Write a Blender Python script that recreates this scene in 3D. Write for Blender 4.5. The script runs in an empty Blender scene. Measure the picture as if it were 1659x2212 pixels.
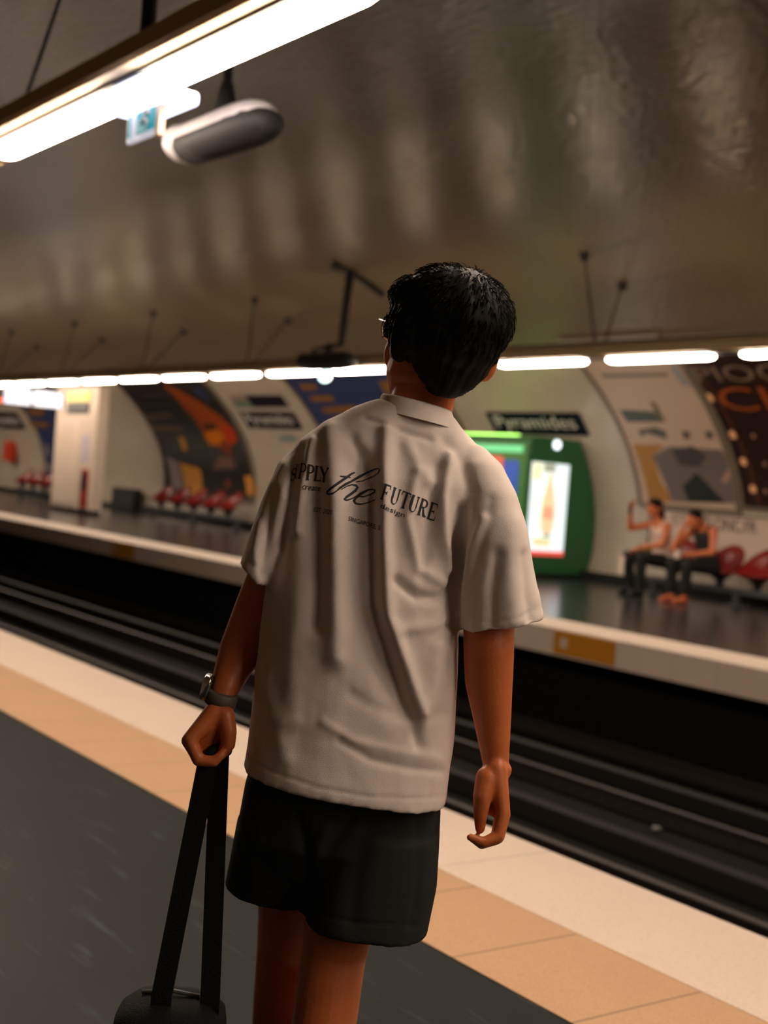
import bpy, bmesh, math, random
import numpy as np
from mathutils import Vector, Matrix, noise
from mathutils.bvhtree import BVHTree
random.seed(7)
scn = bpy.context.scene

# ------------------------------------------------------------------ camera
F, CX, CY, H = 2850.0, 829.5, 1106.0, 1.35
ROLL, PITCH, YAW = math.radians(4.4), math.radians(1.415), math.radians(35.465)
Zv = np.array([0, 0, 1.0])
f0 = np.array([-math.cos(YAW), math.sin(YAW), 0]); r0 = np.array([math.sin(YAW), math.cos(YAW), 0])
CF = f0 * math.cos(PITCH) - Zv * math.sin(PITCH); cu0 = f0 * math.sin(PITCH) + Zv * math.cos(PITCH)
CR = math.cos(ROLL) * r0 + math.sin(ROLL) * cu0; CU = -math.sin(ROLL) * r0 + math.cos(ROLL) * cu0
O = np.array([0, 0, H])
cd = bpy.data.cameras.new('camera'); cam = bpy.data.objects.new('camera', cd)
scn.collection.objects.link(cam); scn.camera = cam
cam.matrix_world = Matrix(((CR[0], CU[0], -CF[0], 0), (CR[1], CU[1], -CF[1], 0), (CR[2], CU[2], -CF[2], H), (0, 0, 0, 1)))
cd.sensor_fit = 'VERTICAL'; cd.sensor_height = 36.0; cd.lens = F / 2212 * 36.0
cd.clip_start = 0.05; cd.clip_end = 200
cd.dof.use_dof = True; cd.dof.focus_distance = 2.2; cd.dof.aperture_fstop = 3.4

# ------------------------------------------------------------------ world, exposure
w = bpy.data.worlds.new('world'); scn.world = w; w.use_nodes = True
w.node_tree.nodes['Background'].inputs[0].default_value = (0.010, 0.008, 0.006, 1)
w.node_tree.nodes['Background'].inputs[1].default_value = 0.3
scn.view_settings.view_transform = 'Standard'; scn.view_settings.look = 'None'
scn.view_settings.gamma = 1.0; scn.view_settings.exposure = 1.75
LAMP = 14.0; LAMPCOL = (1.0, 0.80, 0.62)
scn.cycles.max_bounces = 7; scn.cycles.diffuse_bounces = 4; scn.cycles.glossy_bounces = 4
scn.cycles.use_denoising = True
scn.cycles.sample_clamp_indirect = 4.0
scn.cycles.caustics_reflective = False; scn.cycles.caustics_refractive = False

# ------------------------------------------------------------------ helpers
def ray(x, y): return ((x - CX) * CR - (y - CY) * CU) / F + CF
def W(x, y, d=2.3): return Vector(O + ray(x, y) * d)
def onz(x, y, z=0): r = ray(x, y); return Vector(O + r * ((z - H) / r[2]))
def ony(x, y, Y): r = ray(x, y); return Vector(O + r * (Y / r[1]))
def onx(x, y, X): r = ray(x, y); return Vector(O + r * (X / r[0]))
VA, VB, VYC, VZC = 8.6, 4.4, 6.6, 0.75
def wally(z, off=0, side=1):
    q = 1 - ((z - VZC) / (VB - off)) ** 2
    return VYC + side * (VA - off) * math.sqrt(max(q, 0))
def wpx(x, y):
    r = ray(x, y); A = (r[1] / VA) ** 2 + (r[2] / VB) ** 2
    B = 2 * (-VYC * r[1] / VA ** 2 + (H - VZC) * r[2] / VB ** 2); C = (VYC / VA) ** 2 + ((H - VZC) / VB) ** 2 - 1
    t = (-B + math.sqrt(B * B - 4 * A * C)) / (2 * A); P = O + r * t
    return (P[0], P[2])

def srgb(r, g, b):
    f = lambda c: (c / 255 / 12.92) if c / 255 <= .04045 else ((c / 255 + .055) / 1.055) ** 2.4
    return (f(r), f(g), f(b), 1)
MATS = {}
def mat(name, col, rough=.5, metal=0, emit=0, ecol=None, bump=0, bscale=50, var=0, vscale=5, sss=0, spec=.5, coat=0):
    if name in MATS: return MATS[name]
    m = bpy.data.materials.new(name); m.use_nodes = True; nt = m.node_tree; N = nt.nodes; L = nt.links
    b = N['Principled BSDF']; b.inputs['Base Color'].default_value = col; b.inputs['Roughness'].default_value = rough
    b.inputs['Metallic'].default_value = metal; b.inputs['Specular IOR Level'].default_value = spec
    b.inputs['Coat Weight'].default_value = coat
    if emit: b.inputs['Emission Color'].default_value = ecol or col; b.inputs['Emission Strength'].default_value = emit
    if sss: b.inputs['Subsurface Weight'].default_value = sss; b.inputs['Subsurface Scale'].default_value = .01; b.inputs['Subsurface Radius'].default_value = (1, .35, .15)
    tc = N.new('ShaderNodeTexCoord')
    if bump:
        n = N.new('ShaderNodeTexNoise'); n.inputs['Scale'].default_value = bscale; n.inputs['Detail'].default_value = 4
        bp = N.new('ShaderNodeBump'); bp.inputs['Strength'].default_value = bump; bp.inputs['Distance'].default_value = .01
        L.new(tc.outputs['Object'], n.inputs['Vector']); L.new(n.outputs['Fac'], bp.inputs['Height']); L.new(bp.outputs[0], b.inputs['Normal'])
    if var:
        n = N.new('ShaderNodeTexNoise'); n.inputs['Scale'].default_value = vscale; n.inputs['Detail'].default_value = 5
        mx = N.new('ShaderNodeMix'); mx.data_type = 'RGBA'
        mx.inputs[6].default_value = tuple(c * (1 - var) for c in col[:3]) + (1,)
        mx.inputs[7].default_value = tuple(min(1, c * (1 + var)) for c in col[:3]) + (1,)
        L.new(tc.outputs['Object'], n.inputs['Vector']); L.new(n.outputs['Fac'], mx.inputs[0]); L.new(mx.outputs[2], b.inputs['Base Color'])
    MATS[name] = m; return m

def link(name, me, m, parent=None, smooth=False):
    o = bpy.data.objects.new(name, me); scn.collection.objects.link(o)
    if m is not None: me.materials.append(m)
    if parent is not None: o.parent = parent
    if smooth: me.polygons.foreach_set('use_smooth', [True] * len(me.polygons))
    return o
def build(name, bm, m, parent=None, smooth=False):
    bmesh.ops.recalc_face_normals(bm, faces=bm.faces)
    me = bpy.data.meshes.new(name); bm.to_mesh(me); bm.free(); return link(name, me, m, parent, smooth)
def tag(o, label=None, cat=None, group=None, kind=None):
    if label: o['label'] = label
    if cat: o['category'] = cat
    if group: o['group'] = group
    if kind: o['kind'] = kind
    return o
def empty(name, loc, label=None, cat=None, group=None, rz=0):
    o = bpy.data.objects.new(name, None); scn.collection.objects.link(o); o.location = loc; o.rotation_euler = (0, 0, rz)
    o.empty_display_size = .1; return tag(o, label, cat, group)
def keep(o):   # parts built in world coordinates under a placed Empty
    p = o.parent
    M = Matrix.LocRotScale(p.location, p.rotation_euler, None)
    o.matrix_parent_inverse = M.inverted(); return o
def copy_tree(o, parent=None):
    c = o.copy(); scn.collection.objects.link(c)
    if parent is not None: c.parent = parent
    for ch in [x for x in o.children]: copy_tree(ch, c)
    return c
def box(bm, x0, x1, y0, y1, z0, z1, bev=0):
    vs = [bm.verts.new((x, y, z)) for x in (x0, x1) for y in (y0, y1) for z in (z0, z1)]
    fs = [bm.faces.new([vs[i] for i in q]) for q in ((0, 1, 3, 2), (4, 6, 7, 5), (0, 4, 5, 1), (2, 3, 7, 6), (0, 2, 6, 4), (1, 5, 7, 3))]
    if bev:
        es = list({e for f in fs for e in f.edges}); bmesh.ops.bevel(bm, geom=es, offset=bev, segments=3, affect='EDGES', profile=.5)
def nbox(name, *a, m=None, parent=None, bev=0):
    bm = bmesh.new(); box(bm, *a, bev=bev); return build(name, bm, m, parent)
def vec(a): return Vector(a) if not isinstance(a, Vector) else a
def rings(bm, R, caps=True, seg=20):
    """R: list of (centre, A, B[, exponent]); a closed tube through elliptic rings"""
    prev = None; first = None
    for r in R:
        c, A, B = vec(r[0]), vec(r[1]), vec(r[2]); n = r[3] if len(r) > 3 else 2.0
        vs = []
        for i in range(seg):
            t = 2 * math.pi * i / seg; ct, st = math.cos(t), math.sin(t)
            k = (abs(ct) ** n + abs(st) ** n) ** (-1 / n)
            vs.append(bm.verts.new(c + A * ct * k + B * st * k))
        if prev:
            for i in range(seg): bm.faces.new((prev[i], prev[(i + 1) % seg], vs[(i + 1) % seg], vs[i]))
        else: first = vs
        prev = vs
    if caps: bm.faces.new(first[::-1]); bm.faces.new(prev)
def frame(d):
    d = d.normalized(); a = Vector((0, 0, 1)) if abs(d.z) < .9 else Vector((1, 0, 0))
    A = d.cross(a).normalized(); return A, d.cross(A).normalized()
def caps(bm, p1, r1, p2, r2, seg=24, flat=None):
    p1, p2 = vec(p1), vec(p2); d = p2 - p1
    if d.length < 1e-5: d = Vector((0, 0, 1e-4))
    A, B = frame(d); u = d.normalized(); sc = (1, 1)
    if flat:  # (direction, factor)
        fd = vec(flat[0]); fd = (fd - u * fd.dot(u)).normalized(); A = fd; B = u.cross(fd).normalized(); sc = (flat[1], 1)
    R = []
    for k in range(1, 6): a = k / 5 * math.pi / 2; R.append((p1 - u * r1 * math.cos(a), A * r1 * math.sin(a) * sc[0], B * r1 * math.sin(a) * sc[1]))
    for k in range(1, 4): t = k / 4; R.append((p1 + d * t, A * (r1 + (r2 - r1) * t) * sc[0], B * (r1 + (r2 - r1) * t) * sc[1]))
    for k in range(5, 0, -1): a = k / 5 * math.pi / 2; R.append((p2 + u * r2 * math.cos(a), A * r2 * math.sin(a) * sc[0], B * r2 * math.sin(a) * sc[1]))
    rings(bm, R, seg=seg)
def chain(bm, pts, rad, **k):
    for i in range(len(pts) - 1): caps(bm, pts[i], rad[i], pts[i + 1], rad[i + 1], **k)
def ellips(bm, c, ax, seg=20):
    """ax: three vectors (half axes)"""
    c = vec(c); X, Y, Z = [vec(a) for a in ax]; R = []
    for k in range(1, 12): a = math.pi * k / 12; R.append((c - Z * math.cos(a), X * math.sin(a), Y * math.sin(a)))
    rings(bm, R, seg=seg)
def remesh(bm, vox, smooth=4, fac=.5):
    bmesh.ops.recalc_face_normals(bm, faces=bm.faces)
    me = bpy.data.meshes.new('tmp'); bm.to_mesh(me); bm.free()
    o = bpy.data.objects.new('tmp', me); scn.collection.objects.link(o)
    r = o.modifiers.new('r', 'REMESH'); r.mode = 'VOXEL'; r.voxel_size = vox; r.adaptivity = 0
    if smooth: s = o.modifiers.new('s', 'SMOOTH'); s.iterations = smooth; s.factor = fac
    dg = bpy.context.evaluated_depsgraph_get(); ev = o.evaluated_get(dg)
    out = bpy.data.meshes.new_from_object(ev); bpy.data.objects.remove(o); bpy.data.meshes.remove(me)
    out.materials.clear(); return out
def tube(bm, pts, r, seg=8):
    pts = [vec(p) for p in pts]; R = []
    for i, p in enumerate(pts):
        d = pts[min(i + 1, len(pts) - 1)] - pts[max(i - 1, 0)]; A, B = frame(d)
        if R:
            A0 = R[-1][1].normalized(); dn = d.normalized(); A = (A0 - dn * A0.dot(dn)).normalized(); B = dn.cross(A)
        rr = r[i] if isinstance(r, (list, tuple)) else r
        R.append((p, A * rr, B * rr))
    rings(bm, R, seg=seg)
def ribbon_solid(bm, pts, wv, tv):
    """flat strap through pts with half width vector wv and half thickness vector tv"""
    prev = None; wv, tv = vec(wv), vec(tv)
    for p in pts:
        p = vec(p); vs = [bm.verts.new(p + wv * a + tv * b) for a, b in ((-1, -1), (1, -1), (1, 1), (-1, 1))]
        if prev: [bm.faces.new((prev[i], prev[(i + 1) % 4], vs[(i + 1) % 4], vs[i])) for i in range(4)]
        else: bm.faces.new(vs[::-1])
        prev = vs
    bm.faces.new(prev)

def text_geo(s, res=3):
    c = bpy.data.curves.new('t', 'FONT'); c.body = s; c.resolution_u = res
    o = bpy.data.objects.new('t', c); scn.collection.objects.link(o)
    dg = bpy.context.evaluated_depsgraph_get(); me = bpy.data.meshes.new_from_object(o.evaluated_get(dg))
    V = np.array([v.co[:2] for v in me.vertices]); Fc = [tuple(p.vertices) for p in me.polygons]
    bpy.data.objects.remove(o); bpy.data.curves.remove(c); bpy.data.meshes.remove(me)
    mn, mx = V.min(0), V.max(0); return (V - mn) / (mx - mn), Fc
def geo2d_to(name, V, Fc, fn, thick, m, parent=None):
    """flat letters -> solid letters; fn(u, v, k) gives the front (k=0) or back (k=1) point"""
    bm = bmesh.new(); a = [bm.verts.new(fn(u, v, 0)) for u, v in V]; 
    for q in Fc:
        try: bm.faces.new([a[i] for i in q])
        except ValueError: pass
    if thick:
        r = bmesh.ops.extrude_face_region(bm, geom=bm.faces[:]); vs = [e for e in r['geom'] if isinstance(e, bmesh.types.BMVert)]
        for v in vs: v.co += vec(thick)
    return build(name, bm, m, parent)

def wall_poly(name, pts, off, m, parent=None, thick=.02, side=1):
    """a solid panel lying on the vault: pts are (X, z)"""
    bm = bmesh.new(); vs = [bm.verts.new((x, 0, z)) for x, z in pts]; bm.faces.new(vs)
    z0 = min(p[1] for p in pts); z1 = max(p[1] for p in pts); k = math.ceil(z0 / .12) * .12
    while k < z1:
        if k > z0 + 1e-3: bmesh.ops.bisect_plane(bm, geom=bm.verts[:] + bm.edges[:] + bm.faces[:], plane_co=(0, 0, k), plane_no=(0, 0, 1))
        k += .12
    r = bmesh.ops.extrude_face_region(bm, geom=bm.faces[:]); back = {e for e in r['geom'] if isinstance(e, bmesh.types.BMVert)}
    for v in bm.verts:
        z = v.co.z; v.co.y = wally(z, off - (thick if v in back else 0), side)
    return build(name, bm, m, parent)
def wall_text(name, s, X0, X1, z0, z1, off, m, parent=None):
    V, Fc = text_geo(s)
    return geo2d_to(name, V, Fc, lambda u, v, k: (X0 + u * (X1 - X0), wally(z0 + v * (z1 - z0), off), z0 + v * (z1 - z0)), (0, .006, 0), m, parent)

# ------------------------------------------------------------------ materials
def tile_mat(name, col, rough, tilt=.5):
    m = bpy.data.materials.new(name); m.use_nodes = True; nt = m.node_tree; N = nt.nodes; L = nt.links; b = N['Principled BSDF']
    uv = N.new('ShaderNodeUVMap'); br = N.new('ShaderNodeTexBrick'); br.inputs['Scale'].default_value = 1
    br.inputs['Brick Width'].default_value = .15; br.inputs['Row Height'].default_value = .075; br.inputs['Mortar Size'].default_value = .006
    br.inputs['Mortar Smooth'].default_value = .9; br.inputs['Color1'].default_value = (.45, .45, .45, 1); br.inputs['Color2'].default_value = (.55, .55, .55, 1)
    L.new(uv.outputs[0], br.inputs['Vector'])
    n = N.new('ShaderNodeTexNoise'); n.inputs['Scale'].default_value = 1.1; n.inputs['Detail'].default_value = 6; L.new(uv.outputs[0], n.inputs['Vector'])
    mx = N.new('ShaderNodeMix'); mx.data_type = 'RGBA'; mx.inputs[6].default_value = tuple(c * .78 for c in col[:3]) + (1,); mx.inputs[7].default_value = tuple(min(1, c * 1.2) for c in col[:3]) + (1,)
    L.new(n.outputs['Fac'], mx.inputs[0])
    m2 = N.new('ShaderNodeMix'); m2.data_type = 'RGBA'; m2.inputs[7].default_value = tuple(c * .45 for c in col[:3]) + (1,)
    L.new(mx.outputs[2], m2.inputs[6]); L.new(br.outputs['Fac'], m2.inputs[0]); L.new(m2.outputs[2], b.inputs['Base Color'])
    b.inputs['Roughness'].default_value = rough
    # bevelled, slightly uneven tiles
    mp = N.new('ShaderNodeMapping'); mp.inputs['Scale'].default_value = (6, 13, 1); L.new(uv.outputs[0], mp.inputs['Vector'])
    n2 = N.new('ShaderNodeTexNoise'); n2.inputs['Scale'].default_value = 1; n2.inputs['Detail'].default_value = 2; L.new(mp.outputs[0], n2.inputs['Vector'])
    ad = N.new('ShaderNodeMath'); ad.operation = 'MULTIPLY_ADD'; ad.inputs[1].default_value = -1.0
    L.new(br.outputs['Fac'], ad.inputs[0]); L.new(n2.outputs['Fac'], ad.inputs[2])
    bp = N.new('ShaderNodeBump'); bp.inputs['Strength'].default_value = tilt; bp.inputs['Distance'].default_value = .012
    L.new(ad.outputs[0], bp.inputs['Height']); L.new(bp.outputs[0], b.inputs['Normal'])
    return m
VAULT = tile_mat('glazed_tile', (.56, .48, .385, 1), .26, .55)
VAULT_DIM = tile_mat('glazed_tile_dimmed', (.145, .106, .066, 1), .28, 1.2)  # same tile darkened: dim ceiling light painted in, near wall bounces less

def floor_mat(name, col, rough, joint=None, scratch=0, var=.12, bump=.05, spec=.35):
    m = bpy.data.materials.new(name); m.use_nodes = True; nt = m.node_tree; N = nt.nodes; L = nt.links; b = N['Principled BSDF']
    tc = N.new('ShaderNodeTexCoord')
    n = N.new('ShaderNodeTexNoise'); n.inputs['Scale'].default_value = 3.0; n.inputs['Detail'].default_value = 8; L.new(tc.outputs['Object'], n.inputs['Vector'])
    mx = N.new('ShaderNodeMix'); mx.data_type = 'RGBA'; mx.inputs[6].default_value = tuple(c * (1 - var) for c in col[:3]) + (1,); mx.inputs[7].default_value = tuple(min(1, c * (1 + var)) for c in col[:3]) + (1,)
    L.new(n.outputs['Fac'], mx.inputs[0]); out = mx.outputs[2]
    sp = N.new('ShaderNodeTexNoise'); sp.inputs['Scale'].default_value = 160; sp.inputs['Detail'].default_value = 2; L.new(tc.outputs['Object'], sp.inputs['Vector'])
    m3 = N.new('ShaderNodeMix'); m3.data_type = 'RGBA'; m3.blend_type = 'MULTIPLY'; m3.inputs[0].default_value = .35
    rp = N.new('ShaderNodeValToRGB'); rp.color_ramp.elements[0].position = .35; rp.color_ramp.elements[0].color = (.6, .6, .6, 1); rp.color_ramp.elements[1].position = .5
    L.new(sp.outputs['Fac'], rp.inputs[0]); L.new(out, m3.inputs[6]); L.new(rp.outputs[0], m3.inputs[7]); out = m3.outputs[2]
    if scratch:
        mp = N.new('ShaderNodeMapping'); mp.inputs['Rotation'].default_value = (0, 0, .5); mp.inputs['Scale'].default_value = (1.2, 9, 1); L.new(tc.outputs['Object'], mp.inputs['Vector'])
        s = N.new('ShaderNodeTexNoise'); s.inputs['Scale'].default_value = 2.2; s.inputs['Detail'].default_value = 3; L.new(mp.outputs[0], s.inputs['Vector'])
        r2 = N.new('ShaderNodeValToRGB'); r2.color_ramp.elements[0].position = .60; r2.color_ramp.elements[0].color = (0, 0, 0, 1); r2.color_ramp.elements[1].position = .76
        L.new(s.outputs['Fac'], r2.inputs[0]); m4 = N.new('ShaderNodeMix'); m4.data_type = 'RGBA'; m4.inputs[7].default_value = tuple(min(1, c * 3.2) for c in col[:3]) + (1,)
        L.new(r2.outputs[0], m4.inputs[0]); L.new(out, m4.inputs[6]); out = m4.outputs[2]
    if joint:
        px, x0, wd = joint; se = N.new('ShaderNodeSeparateXYZ'); L.new(tc.outputs['Object'], se.inputs[0])
        a = N.new('ShaderNodeMath'); a.operation = 'ADD'; a.inputs[1].default_value = -x0 + 400 * px; L.new(se.outputs[0], a.inputs[0])
        d = N.new('ShaderNodeMath'); d.operation = 'DIVIDE'; d.inputs[1].default_value = px; L.new(a.outputs[0], d.inputs[0])
        fr = N.new('ShaderNodeMath'); fr.operation = 'FRACT'; L.new(d.outputs[0], fr.inputs[0])
        lt = N.new('ShaderNodeMath'); lt.operation = 'LESS_THAN'; lt.inputs[1].default_value = wd / px; L.new(fr.outputs[0], lt.inputs[0])
        m5 = N.new('ShaderNodeMix'); m5.data_type = 'RGBA'; m5.inputs[7].default_value = tuple(c * .55 for c in col[:3]) + (1,)
        L.new(lt.outputs[0], m5.inputs[0]); L.new(out, m5.inputs[6]); out = m5.outputs[2]
    L.new(out, b.inputs['Base Color']); b.inputs['Roughness'].default_value = rough; b.inputs['Specular IOR Level'].default_value = spec
    bp = N.new('ShaderNodeBump'); bp.inputs['Strength'].default_value = bump; bp.inputs['Distance'].default_value = .01; L.new(n.outputs['Fac'], bp.inputs['Height']); L.new(bp.outputs[0], b.inputs['Normal'])
    return m
ASPH = floor_mat('dark_platform', (.0135, .0165, .0172, 1), .55, scratch=1, var=.25, spec=.14)
ASPH_F = floor_mat('dark_platform_polished', (.030, .032, .034, 1), .2, var=.2, bump=.03)
TAN = floor_mat('tan_paving', srgb(205, 165, 128), .6, joint=(.4935, -2.3885, .008), var=.06)
NOSE = floor_mat('white_edge_stone', srgb(232, 212, 196), .6, joint=(1.98, -3.6, .006), var=.05)
BED = mat('track_bed', (.006, .005, .0045, 1), .9, spec=.15, bump=.6, bscale=25, var=.5, vscale=12)
BLK = mat('black_metal', (.012, .012, .013, 1), .4)
GREY = mat('grey_metal', (.10, .105, .11, 1), .4, metal=.3)
BEAM = mat('beige_painted_steel', srgb(196, 172, 132), .55)
WHT = mat('white_enamel', srgb(225, 205, 190), .4)

# ------------------------------------------------------------------ structure: vault, platforms, track
X0, X1 = -75.0, 12.0
def vault(name, a0, a1, m):
    bm = bmesh.new(); uvl = bm.loops.layers.uv.new('UVMap'); n = max(4, int((a1 - a0) / 2.0)); P = []; s = 0; prev = None
    for i in range(n + 1):
        a = math.radians(a0 + (a1 - a0) * i / n); y, z = VYC + VA * math.cos(a), VZC + VB * math.sin(a)
        if prev: s += math.hypot(y - prev[0], z - prev[1])
        prev = (y, z); P.append((y, z, s))
    xs = [X0 + (X1 - X0) * k / 24 for k in range(25)]
    G = [[bm.verts.new((x, y, z)) for x in xs] for y, z, _ in P]
    for i in range(n):
        for k in range(24):
            f = bm.faces.new((G[i][k], G[i][k + 1], G[i + 1][k + 1], G[i + 1][k])); f.smooth = True
            for l, (ii, kk) in zip(f.loops, ((i, k), (i, k + 1), (i + 1, k + 1), (i + 1, k))): l[uvl].uv = (xs[kk], P[ii][2])
    me = bpy.data.meshes.new(name); bm.to_mesh(me); bm.free(); return tag(link(name, me, m), kind='structure')
vault('wall_far', -12, 35, VAULT); vault('ceiling', 35, 145, VAULT_DIM); vault('wall_near', 145, 192, VAULT_DIM)
for nm, x in (('wall_left', X0), ('wall_right', X1)):
    tag(nbox(nm, x - .3 if x < 0 else x, x if x < 0 else x + .3, -2.2, 15.4, -1.2, 5.4, m=mat('portal_grey', (.09, .085, .08, 1), .8)), kind='structure')
EN, EF = 3.45, 9.05
S = dict(kind='structure')
tag(nbox('floor', X0, X1, -2.1, 2.41, -.28, 0, m=ASPH), **S)
tag(nbox('trim_1', X0, X1, 2.41, 2.90, -.28, 0.002, m=TAN), **S)
tag(nbox('trim_2', X0, X1, 2.90, EN, -.28, 0.004, m=NOSE), **S)
tag(nbox('floor', X0, X1, 9.75, 15.3, -.28, 0, m=ASPH_F), **S)
tag(nbox('trim_3', X0, X1, EF, 9.75, -.26, 0.004, m=NOSE), **S)
tag(nbox('wall_trackside', X0, X1, 9.5, 9.7, -1.1, -.25, m=BED), **S)
tag(nbox('wall_trackside', X0, X1, 2.9, 3.1, -1.1, -.25, m=BED), **S)
bm = bmesh.new(); box(bm, X0, X1, 2.9, 9.7, -1.3, -1.05); tag(build('floor', bm, BED), **S)
# black skirting along the far wall
bm = bmesh.new(); box(bm, X0, X1, 14.93, 15.02, 0, .14); tag(build('baseboard_far', bm, mat('skirting', (.02, .022, .024, 1), .3)), **S)
# rails
def rail(y, lab, z=-.92, m=None, r=(.035, .075)):
    bm = bmesh.new()
    box(bm, X0, X1, y - .06, y + .06, z - .13, z - .115); box(bm, X0, X1, y - .009, y + .009, z - .12, z - .02); box(bm, X0, X1, y - .033, y + .033, z - .03, z, bev=.006)
    tag(build('rail', bm, m or RAILM), lab, 'rail', 'running rails of the two tracks')
RAILM = mat('worn_rail_steel', (.045, .038, .035, 1), .5, metal=.5)
rail(4.56, 'steel running rail nearest the near platform edge'); rail(6.0, 'second steel running rail from the near platform')
rail(7.5, 'third steel running rail from the near platform'); rail(8.94, 'steel running rail under the far platform edge')
for y, lab in ((6.68, 'low grey cable trough between the two tracks'), (8.12, 'raised guide bar between the rails of the far track'), (5.28, 'raised guide bar between the rails of the near track')):
    bm = bmesh.new(); box(bm, X0, X1, y - .07, y + .07, -1.06, -.93, bev=.01); tag(build('cable_trough', bm, mat('trough', (.014, .012, .011, 1), .7, spec=.2)), lab, 'cable trough')
# litter
def litter(px, py, lab, s, col, z=-1.03):
    p = onz(px, py, z); bm = bmesh.new(); bmesh.ops.create_icosphere(bm, subdivisions=2, radius=s)
    for v in bm.verts: v.co += Vector(noise.noise_vector(v.co * 40)) * s * .5; v.co.z = v.co.z * .5 + s * .4
    bmesh.ops.translate(bm, verts=bm.verts, vec=p); tag(build('litter', bm, mat('litter%d' % int(col * 100), (col, col, col * .95, 1), .7)), lab, 'litter')
litter(372, 1378, 'crumpled white wrapper lying between the tracks at left', .075, .55)
litter(1505, 1665, 'small grey paper scrap lying on the dark track bed at right', .045, .3)
litter(1417, 1793, 'small pale scrap lying beside the near rail at right', .035, .3)
litter(1535, 1570, 'faint grey scrap on the far track below the yellow marker', .05, .12)
# yellow edge markers
for (a, b, lab) in ((-9.62, -8.78, 'yellow marker plate with white symbol on far platform edge, the larger one at right'), (-20.4, -19.5, 'small yellow marker plate on far platform edge at left')):
    e = empty('edge_marker', (a, EF, -.13), lab, 'marker')
    keep(nbox('plate', a, b, EF - .015, EF + .0, -.24, -.01, m=mat('yellow_plate', srgb(214, 140, 20), .5), parent=e, bev=.004))
    keep(nbox('symbol', a + .1, a + .2, EF - .02, EF - .015, -.17, -.07, m=WHT, parent=e))

# ------------------------------------------------------------------ lighting beams with tube lamps
LM = mat('lit_diffuser', (1, .95, .9, 1), .4, emit=LAMP, ecol=LAMPCOL + (1,))
UPM = mat('added_uplight_glow', (1, .95, .9, 1), .4, emit=LAMP * 1.9, ecol=(1, .76, .52, 1))
def beam(y, lab, xa, xb):
    bm = bmesh.new(); prof = [(-.15, 2.96), (.15, 2.96), (.17, 2.975), (.17, 3.05), (.07, 3.12), (-.07, 3.12), (-.17, 3.05), (-.17, 2.975)]
    a = [bm.verts.new((xa, y + p, z)) for p, z in prof]; b = [bm.verts.new((xb, y + p, z)) for p, z in prof]
    bm.faces.new(a); bm.faces.new(b[::-1]); [bm.faces.new((a[i], b[i], b[(i + 1) % 8], a[(i + 1) % 8])) for i in range(8)]
    e = empty('lighting_beam', (xb, y, 3.0), lab, 'light beam'); keep(build('beam_housing', bm, BEAM, e))
    bm = bmesh.new(); box(bm, xa, xb, y - .045, y + .045, 3.115, 3.145); keep(build('cable_tray', bm, BLK, e))
    bm = bmesh.new(); box(bm, xa, xb, y - .09, y + .09, 2.945, 2.962); keep(build('gap_shade_strip', bm, mat('gap_shade_strip', (.03, .026, .02, 1), .7), e))  # dark strip added under the beam so gaps between tubes look unlit
    return e
beam(10.9, 'long beige lighting beam carrying the row of tubes above the far platform', -62, 4)
beam(2.33, 'thick beige lighting beam crossing the top left corner above the near platform', -30, 9)
def lamp_mesh():
    bm = bmesh.new(); L_ = 1.52; R = []
    for x, s in [(0, .35), (.012, .65), (.035, .85), (.08, 1)] + [(.3, 1), (.8, 1), (1.3, 1)] + [(L_ - .08, 1), (L_ - .035, .85), (L_ - .012, .65), (L_, .35)]:
        R.append((Vector((x, 0, 2.925)), Vector((0, .080 * (.5 + .5 * s), 0)), Vector((0, 0, .038 * s)), 2.4))
    rings(bm, R, seg=18); return bm
DIF = None
def place_lamp(x, y, lab, group):
    global DIF, UPO
    e = empty('tube_lamp', (x, y, 0), lab, 'lamp', group)
    if DIF is None:
        DIF = build('diffuser', lamp_mesh(), LM, e, True)
        bm = bmesh.new(); box(bm, .60, .92, -.05, .05, -.012, .012)   # added hidden glow strip, stands in for tube light spilling up the vault
        bmesh.ops.rotate(bm, verts=bm.verts, cent=(0, 0, 0), matrix=Matrix.Rotation(math.radians(-50), 3, 'X')); bmesh.ops.translate(bm, verts=bm.verts, vec=(0, .145, 3.085)); UPO = build('added_uplight', bm, UPM, e)
    else:
        for src in ((DIF, UPO) if y > 5 else (DIF,)):
            c = src.copy(); scn.collection.objects.link(c); c.parent = e
ords = 'first second third fourth fifth sixth seventh eighth ninth tenth eleventh twelfth thirteenth'.split()
vis = [k for k in range(0, 13)]
for k in range(-4, 20):
    x = -9.14 - 1.94 * k
    if 0 <= k <= 12: lab = 'lit tube lamp, %s from the right, in the row above the far platform' % ords[k]; g = 'tubes of the far lighting beam'
    else: lab = 'lit tube lamp of the far row beyond the edge of the photo'; g = 'far tubes outside the frame'
    place_lamp(x + .04, 10.9, lab, g)
for k in range(-6, 6):
    x = -5.14 - 1.94 * k
    if k == 0: lab = 'bright thick tube lamp nearest overhead, reaching the top edge'; g = 'tubes of the near lighting beam'
    elif k == 1: lab = 'bright tube lamp left of the hanging exit sign'; g = 'tubes of the near lighting beam'
    else: lab = 'lit tube lamp of the near row outside the photo'; g = 'near tubes outside the frame'
    place_lamp(x + .04, 2.33, lab, g)
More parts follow.
